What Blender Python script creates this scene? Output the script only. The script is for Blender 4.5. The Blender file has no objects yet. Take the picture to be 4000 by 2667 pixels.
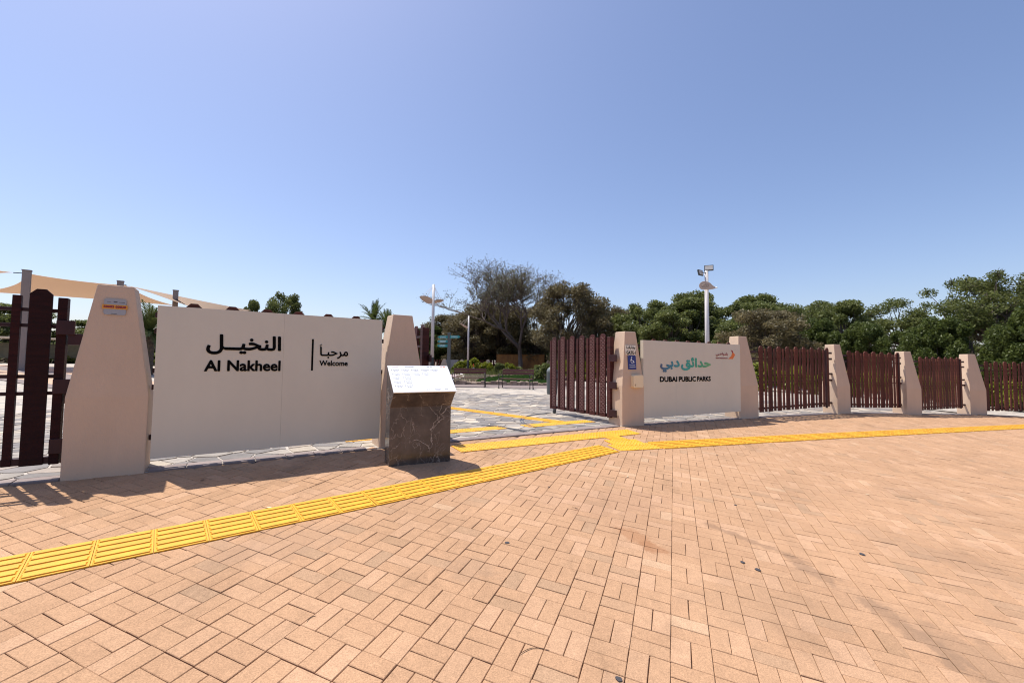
import bpy, bmesh, math, random
import numpy as np
from mathutils import Matrix, Vector, Euler

R = math.radians
sc = bpy.context.scene
col = sc.collection
rnd = random.Random(7)
nr = np.random.RandomState(11)

# ------------------------------------------------------------------ camera
cam_d = bpy.data.cameras.new('camera')
cam = bpy.data.objects.new('camera', cam_d)
col.objects.link(cam)
sc.camera = cam
CAM_Z = 1.6025
pitch, roll = 0.049618, 0.011108
fw = Vector((0, math.cos(pitch), math.sin(pitch)))
up = Vector((0, -math.sin(pitch), math.cos(pitch)))
rt = Vector((1, 0, 0))
r2 = math.cos(roll) * rt + math.sin(roll) * up
u2 = -math.sin(roll) * rt + math.cos(roll) * up
cam.matrix_world = Matrix(((r2.x, u2.x, -fw.x, 0), (r2.y, u2.y, -fw.y, 0), (r2.z, u2.z, -fw.z, CAM_Z), (0, 0, 0, 1)))
cam_d.sensor_width = 36
cam_d.lens = 15.07
cam_d.clip_start = 0.05
cam_d.clip_end = 6000

# ------------------------------------------------------------------ world, sun
SUN_DIR = Vector((-0.34, 0.185, 0.92)).normalized()      # towards the sun
w = bpy.data.worlds.new('World')
sc.world = w
w.use_nodes = True
wn = w.node_tree
bg = wn.nodes['Background']
sky = wn.nodes.new('ShaderNodeTexSky')
sky.sky_type = 'NISHITA'
sky.sun_disc = False
sky.sun_elevation = math.asin(SUN_DIR.z)
sky.sun_rotation = math.atan2(SUN_DIR.x, SUN_DIR.y)
sky.altitude = 0
sky.air_density = 1.0
sky.dust_density = 1.3
sky.ozone_density = 3.2
tint = wn.nodes.new('ShaderNodeVectorMath')          # dusty violet cast of the hazy midday air, the same over the whole dome
tint.operation = 'MULTIPLY'
tint.inputs[1].default_value = (1.05, 0.97, 1.01)
wn.links.new(sky.outputs[0], tint.inputs[0])
wn.links.new(tint.outputs[0], bg.inputs[0])
bg.inputs[1].default_value = 0.107
sun_d = bpy.data.lights.new('sun', 'SUN')
sun_d.energy = 3.85
sun_d.angle = R(0.53)
sun_d.color = (1.0, 0.95, 0.87)
sun = bpy.data.objects.new('sun', sun_d)
sun.rotation_euler = SUN_DIR.to_track_quat('Z', 'Y').to_euler()
col.objects.link(sun)
sc.view_settings.view_transform = 'Standard'
sc.view_settings.look = 'None'
sc.view_settings.exposure = 0.65
sc.view_settings.gamma = 1
sc.view_settings.use_curve_mapping = False
sc.cycles.use_denoising = True
sc.cycles.filter_width = 1.1
sc.cycles.max_bounces = 6
sc.cycles.transparent_max_bounces = 4

# ------------------------------------------------------------------ the lie of the land
FX = [-14, -8.0, -4.0, -3.52, -1.66, 2.03, 5.67, 9.19, 11.92, 15.0, 20.0, 30.0, 45.0]
FY = [-1.5, 1.2, 3.86, 4.18, 5.48, 7.88, 9.87, 11.67, 12.50, 13.35, 14.1, 15.4, 17.0]


def fy(x):
    return np.interp(x, FX, FY)


def slope(x, y):
    x = np.clip(x, -30, 26)
    return -0.05652 * x + 0.07339 * np.clip(y, -12, 40)


def sstep(t):
    t = np.clip(t, 0, 1)
    return t * t * (3 - 2 * t)


def gz(x, y):
    x = np.asarray(x, float)
    y = np.asarray(y, float)
    f = fy(x)
    zf = slope(x, f)
    inside = zf + (0.5 - zf) * sstep((y - f) / 22.0) + 0.75 * sstep((-x - 7 + 0 * y) / 16) * sstep((y - f - 2) / 12)
    return np.where(y < f, slope(x, y), inside)


def gzf(x, y):
    return float(gz(x, y))


# ------------------------------------------------------------------ materials
MATS = {}


def nodes_of(name):
    m = bpy.data.materials.new(name)
    m.use_nodes = True
    nt = m.node_tree
    return m, nt, nt.nodes['Principled BSDF']


def mat(name, color, rough=0.6, var=0.0, scale=8.0, bump=0.0, bscale=60.0, island=0.0, metal=0.0, spec=0.5, stretch=(1, 1, 1), detail=4):
    if name in MATS:
        return MATS[name]
    m, nt, b = nodes_of(name)
    b.inputs['Roughness'].default_value = rough
    b.inputs['Metallic'].default_value = metal
    b.inputs['Specular IOR Level'].default_value = spec
    base = (*color, 1)
    b.inputs['Base Color'].default_value = base
    src = None
    tc = nt.nodes.new('ShaderNodeTexCoord')
    mp = nt.nodes.new('ShaderNodeMapping')
    mp.inputs['Scale'].default_value = stretch
    nt.links.new(tc.outputs['Object'], mp.inputs[0])
    if var > 0:
        n = nt.nodes.new('ShaderNodeTexNoise')
        n.inputs['Scale'].default_value = scale
        n.inputs['Detail'].default_value = detail
        n.inputs['Roughness'].default_value = 0.65
        nt.links.new(mp.outputs[0], n.inputs['Vector'])
        mr = nt.nodes.new('ShaderNodeMapRange')
        mr.inputs['From Min'].default_value = 0.3
        mr.inputs['From Max'].default_value = 0.7
        mr.inputs['To Min'].default_value = 1 - var
        mr.inputs['To Max'].default_value = 1 + var
        nt.links.new(n.outputs['Fac'], mr.inputs['Value'])
        src = mr.outputs[0]
    if island > 0:
        g = nt.nodes.new('ShaderNodeNewGeometry')
        oi = nt.nodes.new('ShaderNodeObjectInfo')
        ad = nt.nodes.new('ShaderNodeMath')
        ad.operation = 'ADD'
        fr = nt.nodes.new('ShaderNodeMath')
        fr.operation = 'FRACT'
        nt.links.new(g.outputs['Random Per Island'], ad.inputs[0])
        nt.links.new(oi.outputs['Random'], ad.inputs[1])
        nt.links.new(ad.outputs[0], fr.inputs[0])
        mr = nt.nodes.new('ShaderNodeMapRange')
        mr.inputs['To Min'].default_value = 1 - island
        mr.inputs['To Max'].default_value = 1 + island
        nt.links.new(fr.outputs[0], mr.inputs['Value'])
        if src:
            mu = nt.nodes.new('ShaderNodeMath')
            mu.operation = 'MULTIPLY'
            nt.links.new(src, mu.inputs[0])
            nt.links.new(mr.outputs[0], mu.inputs[1])
            src = mu.outputs[0]
        else:
            src = mr.outputs[0]
    if src:
        vm = nt.nodes.new('ShaderNodeVectorMath')
        vm.operation = 'SCALE'
        vm.inputs[0].default_value = color
        nt.links.new(src, vm.inputs['Scale'])
        nt.links.new(vm.outputs[0], b.inputs['Base Color'])
    if bump > 0:
        n = nt.nodes.new('ShaderNodeTexNoise')
        n.inputs['Scale'].default_value = bscale
        n.inputs['Detail'].default_value = 3
        nt.links.new(mp.outputs[0], n.inputs['Vector'])
        bp = nt.nodes.new('ShaderNodeBump')
        bp.inputs['Strength'].default_value = bump
        bp.inputs['Distance'].default_value = 0.01
        nt.links.new(n.outputs['Fac'], bp.inputs['Height'])
        nt.links.new(bp.outputs[0], b.inputs['Normal'])
    MATS[name] = m
    return m


def leaf_mat(name, c1, c2, trans=0.35, rough=0.5, tint=None):
    m, nt, b = nodes_of(name)
    g = nt.nodes.new('ShaderNodeNewGeometry')
    rp = nt.nodes.new('ShaderNodeValToRGB')
    rp.color_ramp.elements[0].color = (*c1, 1)
    rp.color_ramp.elements[1].color = (*c2, 1)
    oi = nt.nodes.new('ShaderNodeObjectInfo')
    n = nt.nodes.new('ShaderNodeTexNoise')
    n.inputs['Scale'].default_value = 0.9
    tc = nt.nodes.new('ShaderNodeTexCoord')
    nt.links.new(tc.outputs['Object'], n.inputs['Vector'])
    a1 = nt.nodes.new('ShaderNodeMath')
    a1.operation = 'MULTIPLY_ADD'
    a1.inputs[1].default_value = 0.5
    nt.links.new(g.outputs['Random Per Island'], a1.inputs[0])
    mr = nt.nodes.new('ShaderNodeMapRange')
    mr.inputs['From Min'].default_value = 0.35
    mr.inputs['From Max'].default_value = 0.65
    mr.inputs['To Max'].default_value = 0.5
    nt.links.new(n.outputs['Fac'], mr.inputs['Value'])
    nt.links.new(mr.outputs[0], a1.inputs[2])
    nt.links.new(a1.outputs[0], rp.inputs[0])
    nt.links.new(rp.outputs[0], b.inputs['Base Color'])
    b.inputs['Roughness'].default_value = rough
    b.inputs['Specular IOR Level'].default_value = 0.3
    tr = nt.nodes.new('ShaderNodeBsdfTranslucent')
    nt.links.new(rp.outputs[0], tr.inputs[0])
    mx = nt.nodes.new('ShaderNodeMixShader')
    mx.inputs[0].default_value = trans
    out = nt.nodes['Material Output']
    nt.links.new(b.outputs[0], mx.inputs[1])
    nt.links.new(tr.outputs[0], mx.inputs[2])
    nt.links.new(mx.outputs[0], out.inputs[0])
    MATS[name] = m
    return m


def paver_material():
    m, nt, b = nodes_of('paver_concrete')
    L = nt.links.new
    g = nt.nodes.new('ShaderNodeNewGeometry')
    oi = nt.nodes.new('ShaderNodeObjectInfo')
    ad = nt.nodes.new('ShaderNodeMath'); ad.operation = 'ADD'
    fr = nt.nodes.new('ShaderNodeMath'); fr.operation = 'FRACT'
    L(g.outputs['Random Per Island'], ad.inputs[0]); L(oi.outputs['Random'], ad.inputs[1]); L(ad.outputs[0], fr.inputs[0])
    rp = nt.nodes.new('ShaderNodeValToRGB')
    e = rp.color_ramp.elements
    e[0].position = 0.0; e[0].color = (0.375, 0.226, 0.130, 1)
    e[1].position = 1.0; e[1].color = (0.475, 0.292, 0.178, 1)
    k = e.new(0.35); k.color = (0.428, 0.256, 0.148, 1)
    k = e.new(0.988); k.color = (0.475, 0.292, 0.178, 1)
    k = e.new(0.996); k.color = (0.475, 0.308, 0.190, 1)
    e[-1].color = (0.475, 0.308, 0.190, 1)
    k = e.new(0.02); k.color = (0.385, 0.245, 0.150, 1)
    k = e.new(0.75); k.color = (0.440, 0.266, 0.156, 1)
    k = e.new(0.06); k.color = (0.420, 0.250, 0.145, 1)
    L(fr.outputs[0], rp.inputs[0])

    def noise(scale, detail, lo, hi, fmin=0.3, fmax=0.7, stretch=None, rough=0.6):
        n = nt.nodes.new('ShaderNodeTexNoise'); n.inputs['Scale'].default_value = scale; n.inputs['Detail'].default_value = detail
        n.inputs['Roughness'].default_value = rough
        if stretch:
            mp = nt.nodes.new('ShaderNodeMapping'); mp.inputs['Scale'].default_value = stretch; mp.inputs['Rotation'].default_value = (0, 0, 0.5)
            L(g.outputs['Position'], mp.inputs[0]); L(mp.outputs[0], n.inputs['Vector'])
        else:
            L(g.outputs['Position'], n.inputs['Vector'])
        r = nt.nodes.new('ShaderNodeMapRange'); r.inputs['From Min'].default_value = fmin; r.inputs['From Max'].default_value = fmax
        r.inputs['To Min'].default_value = lo; r.inputs['To Max'].default_value = hi
        L(n.outputs['Fac'], r.inputs['Value'])
        return n, r
    n1, f1 = noise(150, 4, 0.72, 1.24)                 # sand grain
    n2, f2 = noise(1.3, 5, 0.90, 1.07)                 # large wear
    n3, f3 = noise(2.3, 6, 0.80, 1.0, 0.30, 0.46, (1.0, 0.35, 1.0), 0.7)  # dark scuffs
    n5, f5 = noise(24, 4, 0.93, 1.06)
    cur = rp.outputs[0]
    for f in (f1, f2, f3, f5):
        vm = nt.nodes.new('ShaderNodeVectorMath'); vm.operation = 'SCALE'
        L(cur, vm.inputs[0]); L(f.outputs[0], vm.inputs['Scale'])
        cur = vm.outputs[0]
    # old brown spills, each an irregular blot on the paving

    def blot(cx, cy, rx, ry, rot, colr, amount, thr=0.5):
        nonlocal cur
        mp = nt.nodes.new('ShaderNodeMapping'); mp.vector_type = 'TEXTURE'
        mp.inputs['Location'].default_value = (cx, cy, 0); mp.inputs['Rotation'].default_value = (0, 0, rot); mp.inputs['Scale'].default_value = (rx, ry, 1)
        L(g.outputs['Position'], mp.inputs[0])
        sp = nt.nodes.new('ShaderNodeSeparateXYZ'); L(mp.outputs[0], sp.inputs[0])
        cb = nt.nodes.new('ShaderNodeCombineXYZ'); L(sp.outputs[0], cb.inputs[0]); L(sp.outputs[1], cb.inputs[1])
        ln = nt.nodes.new('ShaderNodeVectorMath'); ln.operation = 'LENGTH'; L(cb.outputs[0], ln.inputs[0])
        nn = nt.nodes.new('ShaderNodeTexNoise'); nn.inputs['Scale'].default_value = 7; nn.inputs['Detail'].default_value = 6; nn.inputs['Roughness'].default_value = 0.7
        L(g.outputs['Position'], nn.inputs['Vector'])
        a = nt.nodes.new('ShaderNodeMath'); a.operation = 'MULTIPLY_ADD'; a.inputs[1].default_value = -3.2; a.inputs[2].default_value = 1.6
        L(nn.outputs['Fac'], a.inputs[0])
        s = nt.nodes.new('ShaderNodeMath'); s.operation = 'ADD'; L(ln.outputs['Value'], s.inputs[0]); L(a.outputs[0], s.inputs[1])
        r = nt.nodes.new('ShaderNodeMapRange'); r.inputs['From Min'].default_value = 1.05; r.inputs['From Max'].default_value = 0.55
        r.inputs['To Min'].default_value = 0; r.inputs['To Max'].default_value = amount
        L(s.outputs[0], r.inputs['Value'])
        mx = nt.nodes.new('ShaderNodeMix'); mx.data_type = 'RGBA'
        L(r.outputs[0], mx.inputs['Factor']); L(cur, mx.inputs['A']); mx.inputs['B'].default_value = (*colr, 1)
        cur = mx.outputs['Result']
    for bl in BLOTS:
        blot(*bl)
    L(cur, b.inputs['Base Color'])
    b.inputs['Roughness'].default_value = 0.92
    b.inputs['Specular IOR Level'].default_value = 0.2
    bp = nt.nodes.new('ShaderNodeBump'); bp.inputs['Strength'].default_value = 0.35; bp.inputs['Distance'].default_value = 0.003
    L(n1.outputs['Fac'], bp.inputs['Height']); L(bp.outputs[0], b.inputs['Normal'])
    MATS['paver'] = m
    return m


BLOTS = [
    (1.03, 3.58, 0.24, 0.11, -1.1, (0.30, 0.125, 0.050), 0.46),
    (1.12, 3.42, 0.13, 0.08, -1.1, (0.27, 0.11, 0.045), 0.46),
    (1.25, 3.75, 0.75, 0.50, -0.3, (0.33, 0.19, 0.11), 0.26),
    (2.00, 3.62, 0.42, 0.055, -0.85, (0.20, 0.125, 0.080), 0.46),
    (2.19, 3.22, 0.26, 0.075, -1.35, (0.18, 0.115, 0.075), 0.46),
    (2.36, 2.60, 0.46, 0.09, -1.5, (0.18, 0.115, 0.075), 0.43),
    (2.60, 2.30, 0.55, 0.22, -1.2, (0.24, 0.155, 0.10), 0.37),
    (1.55, 2.75, 0.55, 0.35, 0.3, (0.31, 0.195, 0.12), 0.25),
    (3.60, 3.50, 0.90, 0.20, -0.8, (0.28, 0.18, 0.115), 0.28),
    (-0.28, 2.90, 0.20, 0.14, 0.4, (0.27, 0.18, 0.12), 0.31),
    (0.98, 4.28, 0.9, 0.35, 0.2, (0.35, 0.21, 0.135), 0.28),
    (-1.6, 3.05, 0.5, 0.25, 0.6, (0.32, 0.205, 0.135), 0.31),
    (4.8, 5.2, 1.6, 0.18, 0.15, (0.33, 0.21, 0.135), 0.14),
    (6.0, 4.4, 1.8, 0.22, -0.35, (0.30, 0.19, 0.12), 0.14),
    (-1.9, 4.6, 0.5, 0.2, 0.7, (0.33, 0.21, 0.14), 0.28),
]


# ------------------------------------------------------------------ mesh helpers
class MB:
    def __init__(s):
        s.v = []
        s.f = []

    def add(s, vs, fs):
        o = len(s.v)
        s.v += [tuple(p) for p in vs]
        s.f += [tuple(i + o for i in f) for f in fs]
        return s

    def box(s, x0, x1, y0, y1, z0, z1):
        return s.add([(x0, y0, z0), (x1, y0, z0), (x1, y1, z0), (x0, y1, z0), (x0, y0, z1), (x1, y0, z1), (x1, y1, z1), (x0, y1, z1)],
                     [(3, 2, 1, 0), (4, 5, 6, 7), (0, 1, 5, 4), (1, 2, 6, 5), (2, 3, 7, 6), (3, 0, 4, 7)])

    def prism(s, poly, y0, y1):
        """outline in x,z pushed along y"""
        n = len(poly)
        vs = [(p[0], y0, p[1]) for p in poly] + [(p[0], y1, p[1]) for p in poly]
        fs = [tuple(range(n)), tuple(reversed(range(n, 2 * n)))] + [(i, i + n, (i + 1) % n + n, (i + 1) % n) for i in range(n)]
        return s.add(vs, fs)

    def prism_z(s, poly, z0, z1):
        n = len(poly)
        vs = [(p[0], p[1], z0) for p in poly] + [(p[0], p[1], z1) for p in poly]
        fs = [tuple(reversed(range(n))), tuple(range(n, 2 * n))] + [(i, (i + 1) % n, (i + 1) % n + n, i + n) for i in range(n)]
        return s.add(vs, fs)

    def tube(s, pts, rad, n=8, cap=True):
        pts = [Vector(p) for p in pts]
        if not hasattr(rad, '__len__'):
            rad = [rad] * len(pts)
        o = len(s.v)
        for i, p in enumerate(pts):
            d = (pts[min(i + 1, len(pts) - 1)] - pts[max(i - 1, 0)]).normalized()
            a = Vector((0, 0, 1)) if abs(d.z) < 0.9 else Vector((1, 0, 0))
            u = d.cross(a).normalized()
            v = d.cross(u)
            for k in range(n):
                t = 2 * math.pi * k / n
                s.v.append(tuple(p + rad[i] * (math.cos(t) * u + math.sin(t) * v)))
        for i in range(len(pts) - 1):
            for k in range(n):
                s.f.append((o + i * n + k, o + i * n + (k + 1) % n, o + (i + 1) * n + (k + 1) % n, o + (i + 1) * n + k))
        if cap:
            s.f.append(tuple(o + k for k in range(n)))
            s.f.append(tuple(o + (len(pts) - 1) * n + k for k in reversed(range(n))))
        return s

    def lathe(s, prof, n=16, cx=0, cy=0):
        o = len(s.v)
        for r, z in prof:
            for k in range(n):
                t = 2 * math.pi * k / n
                s.v.append((cx + r * math.cos(t), cy + r * math.sin(t), z))
        for i in range(len(prof) - 1):
            for k in range(n):
                s.f.append((o + i * n + k, o + i * n + (k + 1) % n, o + (i + 1) * n + (k + 1) % n, o + (i + 1) * n + k))
        s.f.append(tuple(o + k for k in reversed(range(n))))
        s.f.append(tuple(o + (len(prof) - 1) * n + k for k in range(n)))
        return s

    def mesh(s, name, m, smooth=False, bevel=0.0):
        me = bpy.data.meshes.new(name)
        me.from_pydata(s.v, [], s.f)
        bm = bmesh.new()
        bm.from_mesh(me)
        bmesh.ops.recalc_face_normals(bm, faces=bm.faces)
        if bevel > 0:
            ed = [e for e in bm.edges if len(e.link_faces) == 2 and e.calc_face_angle(0) > 0.5]
            bmesh.ops.bevel(bm, geom=ed, offset=bevel, segments=2, affect='EDGES', profile=0.6, clamp_overlap=True)
        bm.to_mesh(me)
        bm.free()
        if smooth:
            me.polygons.foreach_set('use_smooth', [True] * len(me.polygons))
        me.materials.append(m)
        return me

    def build(s, name, m, parent=None, smooth=False, bevel=0.0, loc=(0, 0, 0), rz=0):
        return put(name, s.mesh(name, m, smooth, bevel), parent, loc, rz)


def np_mesh(name, V, F4, m):
    """big meshes of quads straight from numpy"""
    me = bpy.data.meshes.new(name)
    n, k = len(F4), F4.shape[1]
    me.vertices.add(len(V))
    me.vertices.foreach_set('co', np.asarray(V, np.float32).ravel())
    me.loops.add(n * k)
    me.loops.foreach_set('vertex_index', np.asarray(F4, np.int32).ravel())
    me.polygons.add(n)
    me.polygons.foreach_set('loop_start', np.arange(0, n * k, k, dtype=np.int32))
    me.polygons.foreach_set('loop_total', np.full(n, k, dtype=np.int32))
    me.polygons.foreach_set('use_smooth', np.zeros(n, bool))
    me.update(calc_edges=True)
    me.validate()
    me.materials.append(m)
    return me


def put(name, data, parent=None, loc=(0, 0, 0), rz=0):
    o = bpy.data.objects.new(name, data)
    col.objects.link(o)
    o.location = loc
    o.rotation_euler = (0, 0, rz)
    if parent:
        o.parent = parent
    return o


def tag(o, label=None, cat=None, group=None, kind=None):
    if label:
        o['label'] = label
    if cat:
        o['category'] = cat
    if group:
        o['group'] = group
    if kind:
        o['kind'] = kind
    return o


def thing(name, label, cat, loc=(0, 0, 0), rz=0, group=None):
    return tag(put(name, None, None, loc, rz), label, cat, group)


def children(o):
    return CH.get(o.name, [])


def copy_tree(o, parent=None):
    c = o.copy()
    col.objects.link(c)
    if parent:
        c.parent = parent
    for ch in [x for x in bpy.data.objects if x.parent == o]:
        copy_tree(ch, c)
    return c


def clone(o, label, loc, rz=0, scale=None, group=None):
    c = copy_tree(o)
    c.location = loc
    c.rotation_euler = (0, 0, rz)
    if scale is not None:
        c.scale = scale if hasattr(scale, '__len__') else (scale,) * 3
    c['label'] = label
    if group:
        c['group'] = group
    return c


def text_mesh(name, body, x0, x1, z0, z1, m, parent, y=-0.004, bold=0.0, ext=0.0, copies=6, kind=None, res=3):
    """lettering fitted to a box in the x,z plane of its parent, facing -y"""
    c = bpy.data.curves.new(name, 'FONT')
    c.body = body
    c.size = 1
    c.resolution_u = res
    o = bpy.data.objects.new(name, c)
    col.objects.link(o)
    dg = bpy.context.evaluated_depsgraph_get()
    me = bpy.data.meshes.new_from_object(o.evaluated_get(dg))
    bpy.data.objects.remove(o)
    V = np.array([v.co[:] for v in me.vertices])
    F = [tuple(p.vertices) for p in me.polygons]
    bpy.data.meshes.remove(me)
    mn, mx = V.min(0), V.max(0)
    sx = (x1 - x0 - 2 * bold) / (mx[0] - mn[0])
    sz = (z1 - z0 - 2 * bold) / (mx[1] - mn[1])
    X = x0 + bold + (V[:, 0] - mn[0]) * sx
    Z = z0 + bold + (V[:, 1] - mn[1]) * sz
    mb = MB()
    cs = [(0, 0)] + ([(bold * math.cos(2 * math.pi * k / copies), bold * math.sin(2 * math.pi * k / copies)) for k in range(copies)] if bold > 0 else [])
    for k, (dx, dz) in enumerate(cs):
        mb.add([(a + dx, y - 0.0003 * k, b + dz) for a, b in zip(X, Z)], [tuple(reversed(f)) for f in F])
    me = bpy.data.meshes.new(name)
    me.from_pydata(mb.v, [], mb.f)
    me.materials.append(m)
    return put(name, me, parent)


# ------------------------------------------------------------------ palette
M_pillar = mat('pillar_render', (0.60, 0.44, 0.315), 0.85, 0.07, 2.2, 0.35, 120, stretch=(1, 1, .35), detail=8)
M_panel = mat('panel_board', (0.64, 0.585, 0.475), 0.45, 0.05, 1.1, 0.06, 3, stretch=(1, 1, .5), detail=7)
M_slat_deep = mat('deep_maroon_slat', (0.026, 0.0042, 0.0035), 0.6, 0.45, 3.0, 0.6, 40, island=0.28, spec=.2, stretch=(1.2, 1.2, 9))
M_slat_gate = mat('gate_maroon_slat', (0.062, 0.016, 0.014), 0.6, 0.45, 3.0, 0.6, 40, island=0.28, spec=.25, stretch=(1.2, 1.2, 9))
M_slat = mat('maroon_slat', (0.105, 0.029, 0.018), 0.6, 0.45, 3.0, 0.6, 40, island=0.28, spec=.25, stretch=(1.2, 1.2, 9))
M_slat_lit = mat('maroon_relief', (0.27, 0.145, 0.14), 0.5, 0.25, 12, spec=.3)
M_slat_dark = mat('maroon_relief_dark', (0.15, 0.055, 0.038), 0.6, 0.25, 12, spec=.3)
M_rail = mat('maroon_rail', (0.036, 0.010, 0.011), 0.5, 0.2, 5, spec=.3)
M_black = mat('black_letter', (0.004, 0.004, 0.004), 0.85, spec=.08)
M_yellow = mat('tactile_yellow', (0.68, 0.345, 0.016), 0.6, 0.17, 5.0, 0.2, 120, island=0.04, detail=8)
M_groove = mat('tactile_dirt_shade', (0.56, 0.27, 0.015), 0.8, 0.3, 30)  # darker orange base: groove dirt plus painted shadow around the relief
M_grout = mat('bedding_sand', (0.22, 0.125, 0.072), 0.95, 0.6, 9)
M_white = mat('white_face', (0.86, 0.87, 0.88), 0.3)
M_steel = mat('steel_track', (0.16, 0.16, 0.17), 0.45, 0.2, 9, metal=0.6)
M_lamp = mat('lamp_paint', (0.62, 0.58, 0.56), 0.4, 0.04, 3)
M_lampdark = mat('lamp_base_dark', (0.035, 0.037, 0.037), 0.5)
M_lampunder = mat('lamp_reflector', (0.50, 0.38, 0.30), 0.4)
M_bark = mat('bark', (0.085, 0.065, 0.05), 0.9, 0.3, 6, 0.6, 20, stretch=(3, 3, 0.6))
M_bark_grey = mat('bark_grey', (0.13, 0.10, 0.085), 0.9, 0.3, 6, 0.6, 20, stretch=(3, 3, 0.6))
M_soil = mat('soil', (0.20, 0.14, 0.10), 0.95, 0.3, 0.8, 0.4, 10)
M_paver = paver_material()


def stone_mats():
    out = []
    for i, c in enumerate([(0.29, 0.258, 0.222), (0.19, 0.172, 0.160), (0.42, 0.36, 0.285), (0.27, 0.225, 0.185)]):
        out.append(mat('flagstone_%s' % 'abcd'[i], c, 0.8, 0.22, 5, 0.5, 45, island=0.16, detail=6))
    return out


M_stones = stone_mats()
M_joint = mat('flagstone_joint', (0.42, 0.375, 0.33), 0.9, 0.12, 12, 0.3, 60)
M_kerb = mat('kerb_purple', (0.235, 0.185, 0.17), 0.85, 0.15, 6, 0.3, 80, island=0.1)


def far_paving():
    m, nt, b = nodes_of('stone_paving_far')
    L = nt.links.new
    g = nt.nodes.new('ShaderNodeNewGeometry')
    v = nt.nodes.new('ShaderNodeTexVoronoi'); v.inputs['Scale'].default_value = 3.4
    L(g.outputs['Position'], v.inputs['Vector'])
    d = nt.nodes.new('ShaderNodeTexVoronoi'); d.inputs['Scale'].default_value = 3.4; d.feature = 'DISTANCE_TO_EDGE'
    L(g.outputs['Position'], d.inputs['Vector'])
    sp = nt.nodes.new('ShaderNodeSeparateColor'); L(v.outputs['Color'], sp.inputs[0])
    rp = nt.nodes.new('ShaderNodeValToRGB')
    rp.color_ramp.elements[0].color = (0.27, 0.24, 0.21, 1); rp.color_ramp.elements[1].color = (0.47, 0.405, 0.325, 1)
    L(sp.outputs[0], rp.inputs[0])
    mr = nt.nodes.new('ShaderNodeMapRange'); mr.inputs['From Min'].default_value = 0.02; mr.inputs['From Max'].default_value = 0.05
    L(d.outputs['Distance'], mr.inputs['Value'])
    mx = nt.nodes.new('ShaderNodeMix'); mx.data_type = 'RGBA'
    L(mr.outputs[0], mx.inputs['Factor']); mx.inputs['A'].default_value = (0.46, 0.415, 0.365, 1); L(rp.outputs[0], mx.inputs['B'])
    L(mx.outputs['Result'], b.inputs['Base Color'])
    b.inputs['Roughness'].default_value = 0.85
    return m


M_farpave = far_paving()

# ------------------------------------------------------------------ ground, sheets
def axis(vals):
    return np.array(sorted(set(np.round(vals, 3))))


gx = axis(list(np.arange(-40, 46, 1.0)) + [-1800, -900, -400, -200, -120, -80, -60, 60, 80, 120, 200, 400, 900, 1800])
gy = axis(list(np.arange(-14, 70, 1.0)) + [-900, -300, -100, -40, -20, 85, 110, 150, 220, 400, 900, 2500])
GX, GY = np.meshgrid(gx, gy)
GZ = gz(GX, GY) - 0.05
V = np.stack([GX.ravel(), GY.ravel(), GZ.ravel()], -1)
nx, ny = len(gx), len(gy)
ii, jj = np.meshgrid(np.arange(nx - 1), np.arange(ny - 1))
a = (jj * nx + ii).ravel()
F = np.stack([a, a + 1, a + nx + 1, a + nx], -1)
tag(put('ground', np_mesh('ground', V, F, M_soil)), 'sandy brown ground around the park', kind='structure')


def strip_sheet(name, m, xs, ylo, yhi, nyy, dz):
    """sheet between two curves, draped on the land"""
    xs = np.asarray(xs)
    T = np.linspace(0, 1, nyy)
    X = np.repeat(xs[None], nyy, 0)
    lo = ylo(xs)[None]
    hi = yhi(xs)[None]
    Y = lo + (hi - lo) * T[:, None]
    Z = gz(X, Y + (0.0)) + dz
    V = np.stack([X.ravel(), Y.ravel(), Z.ravel()], -1)
    n = len(xs)
    i, j = np.meshgrid(np.arange(n - 1), np.arange(nyy - 1))
    a = (j * n + i).ravel()
    return put(name, np_mesh(name, V, np.stack([a, a + 1, a + n + 1, a + n], -1), m))


# ------------------------------------------------------------------ brick plaza
plaza = strip_sheet('plaza_paving', M_grout, np.arange(-14, 30.1, 0.5), lambda x: np.full_like(x, -5.0), lambda x: fy(x) - 0.002, 30, -0.012)
tag(plaza, 'peach concrete block paving laid in pairs in front of the fence', kind='structure')
yaw = -0.361726636
cY, sY = math.cos(yaw), math.sin(yaw)
OX, OY = 1.23668, 3.34589
CELL = 0.2
ls, rs = np.meshgrid(np.arange(-55, 110), np.arange(-100, 22))
ls = ls.ravel()
rs = rs.ravel()
bricks = []
for L_, R_ in zip(ls, rs):
    # cell spans L..L+1 along e1, R..R+1 along -e2
    ux, uy = (L_ + 0.5) * CELL, -(R_ + 0.5) * CELL
    x = cY * ux - sY * uy + OX
    y = sY * ux + cY * uy + OY
    if y > fy(x) + 0.12 or y < 1.05 or x < -6.2 or x > 20:
        continue
    if abs(x) > 1.28 * y + 1.3:
        continue
    if (L_ + R_) % 2 == 0:      # two lying along e1
        for s in (-0.25, 0.25):
            bricks.append((ux, uy + s * CELL, 0))
    else:
        for s in (-0.25, 0.25):
            bricks.append((ux + s * CELL, uy, 1))
B = np.array(bricks)
nB = len(B)
bx = cY * B[:, 0] - sY * B[:, 1] + OX
by = sY * B[:, 0] + cY * B[:, 1] + OY
keep = by < fy(bx) + 0.06
B, bx, by = B[keep], bx[keep], by[keep]
nB = len(B)
hx, hy, ch, th = 0.0985, 0.0485, 0.0026, 0.03
prof = []
for (sx, sy) in ((-1, -1), (1, -1), (1, 1), (-1, 1)):
    prof.append((sx * (hx - ch), sy * (hy - ch), 0.0))
for (sx, sy) in ((-1, -1), (1, -1), (1, 1), (-1, 1)):
    prof.append((sx * hx, sy * hy, -0.0028))
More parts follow.
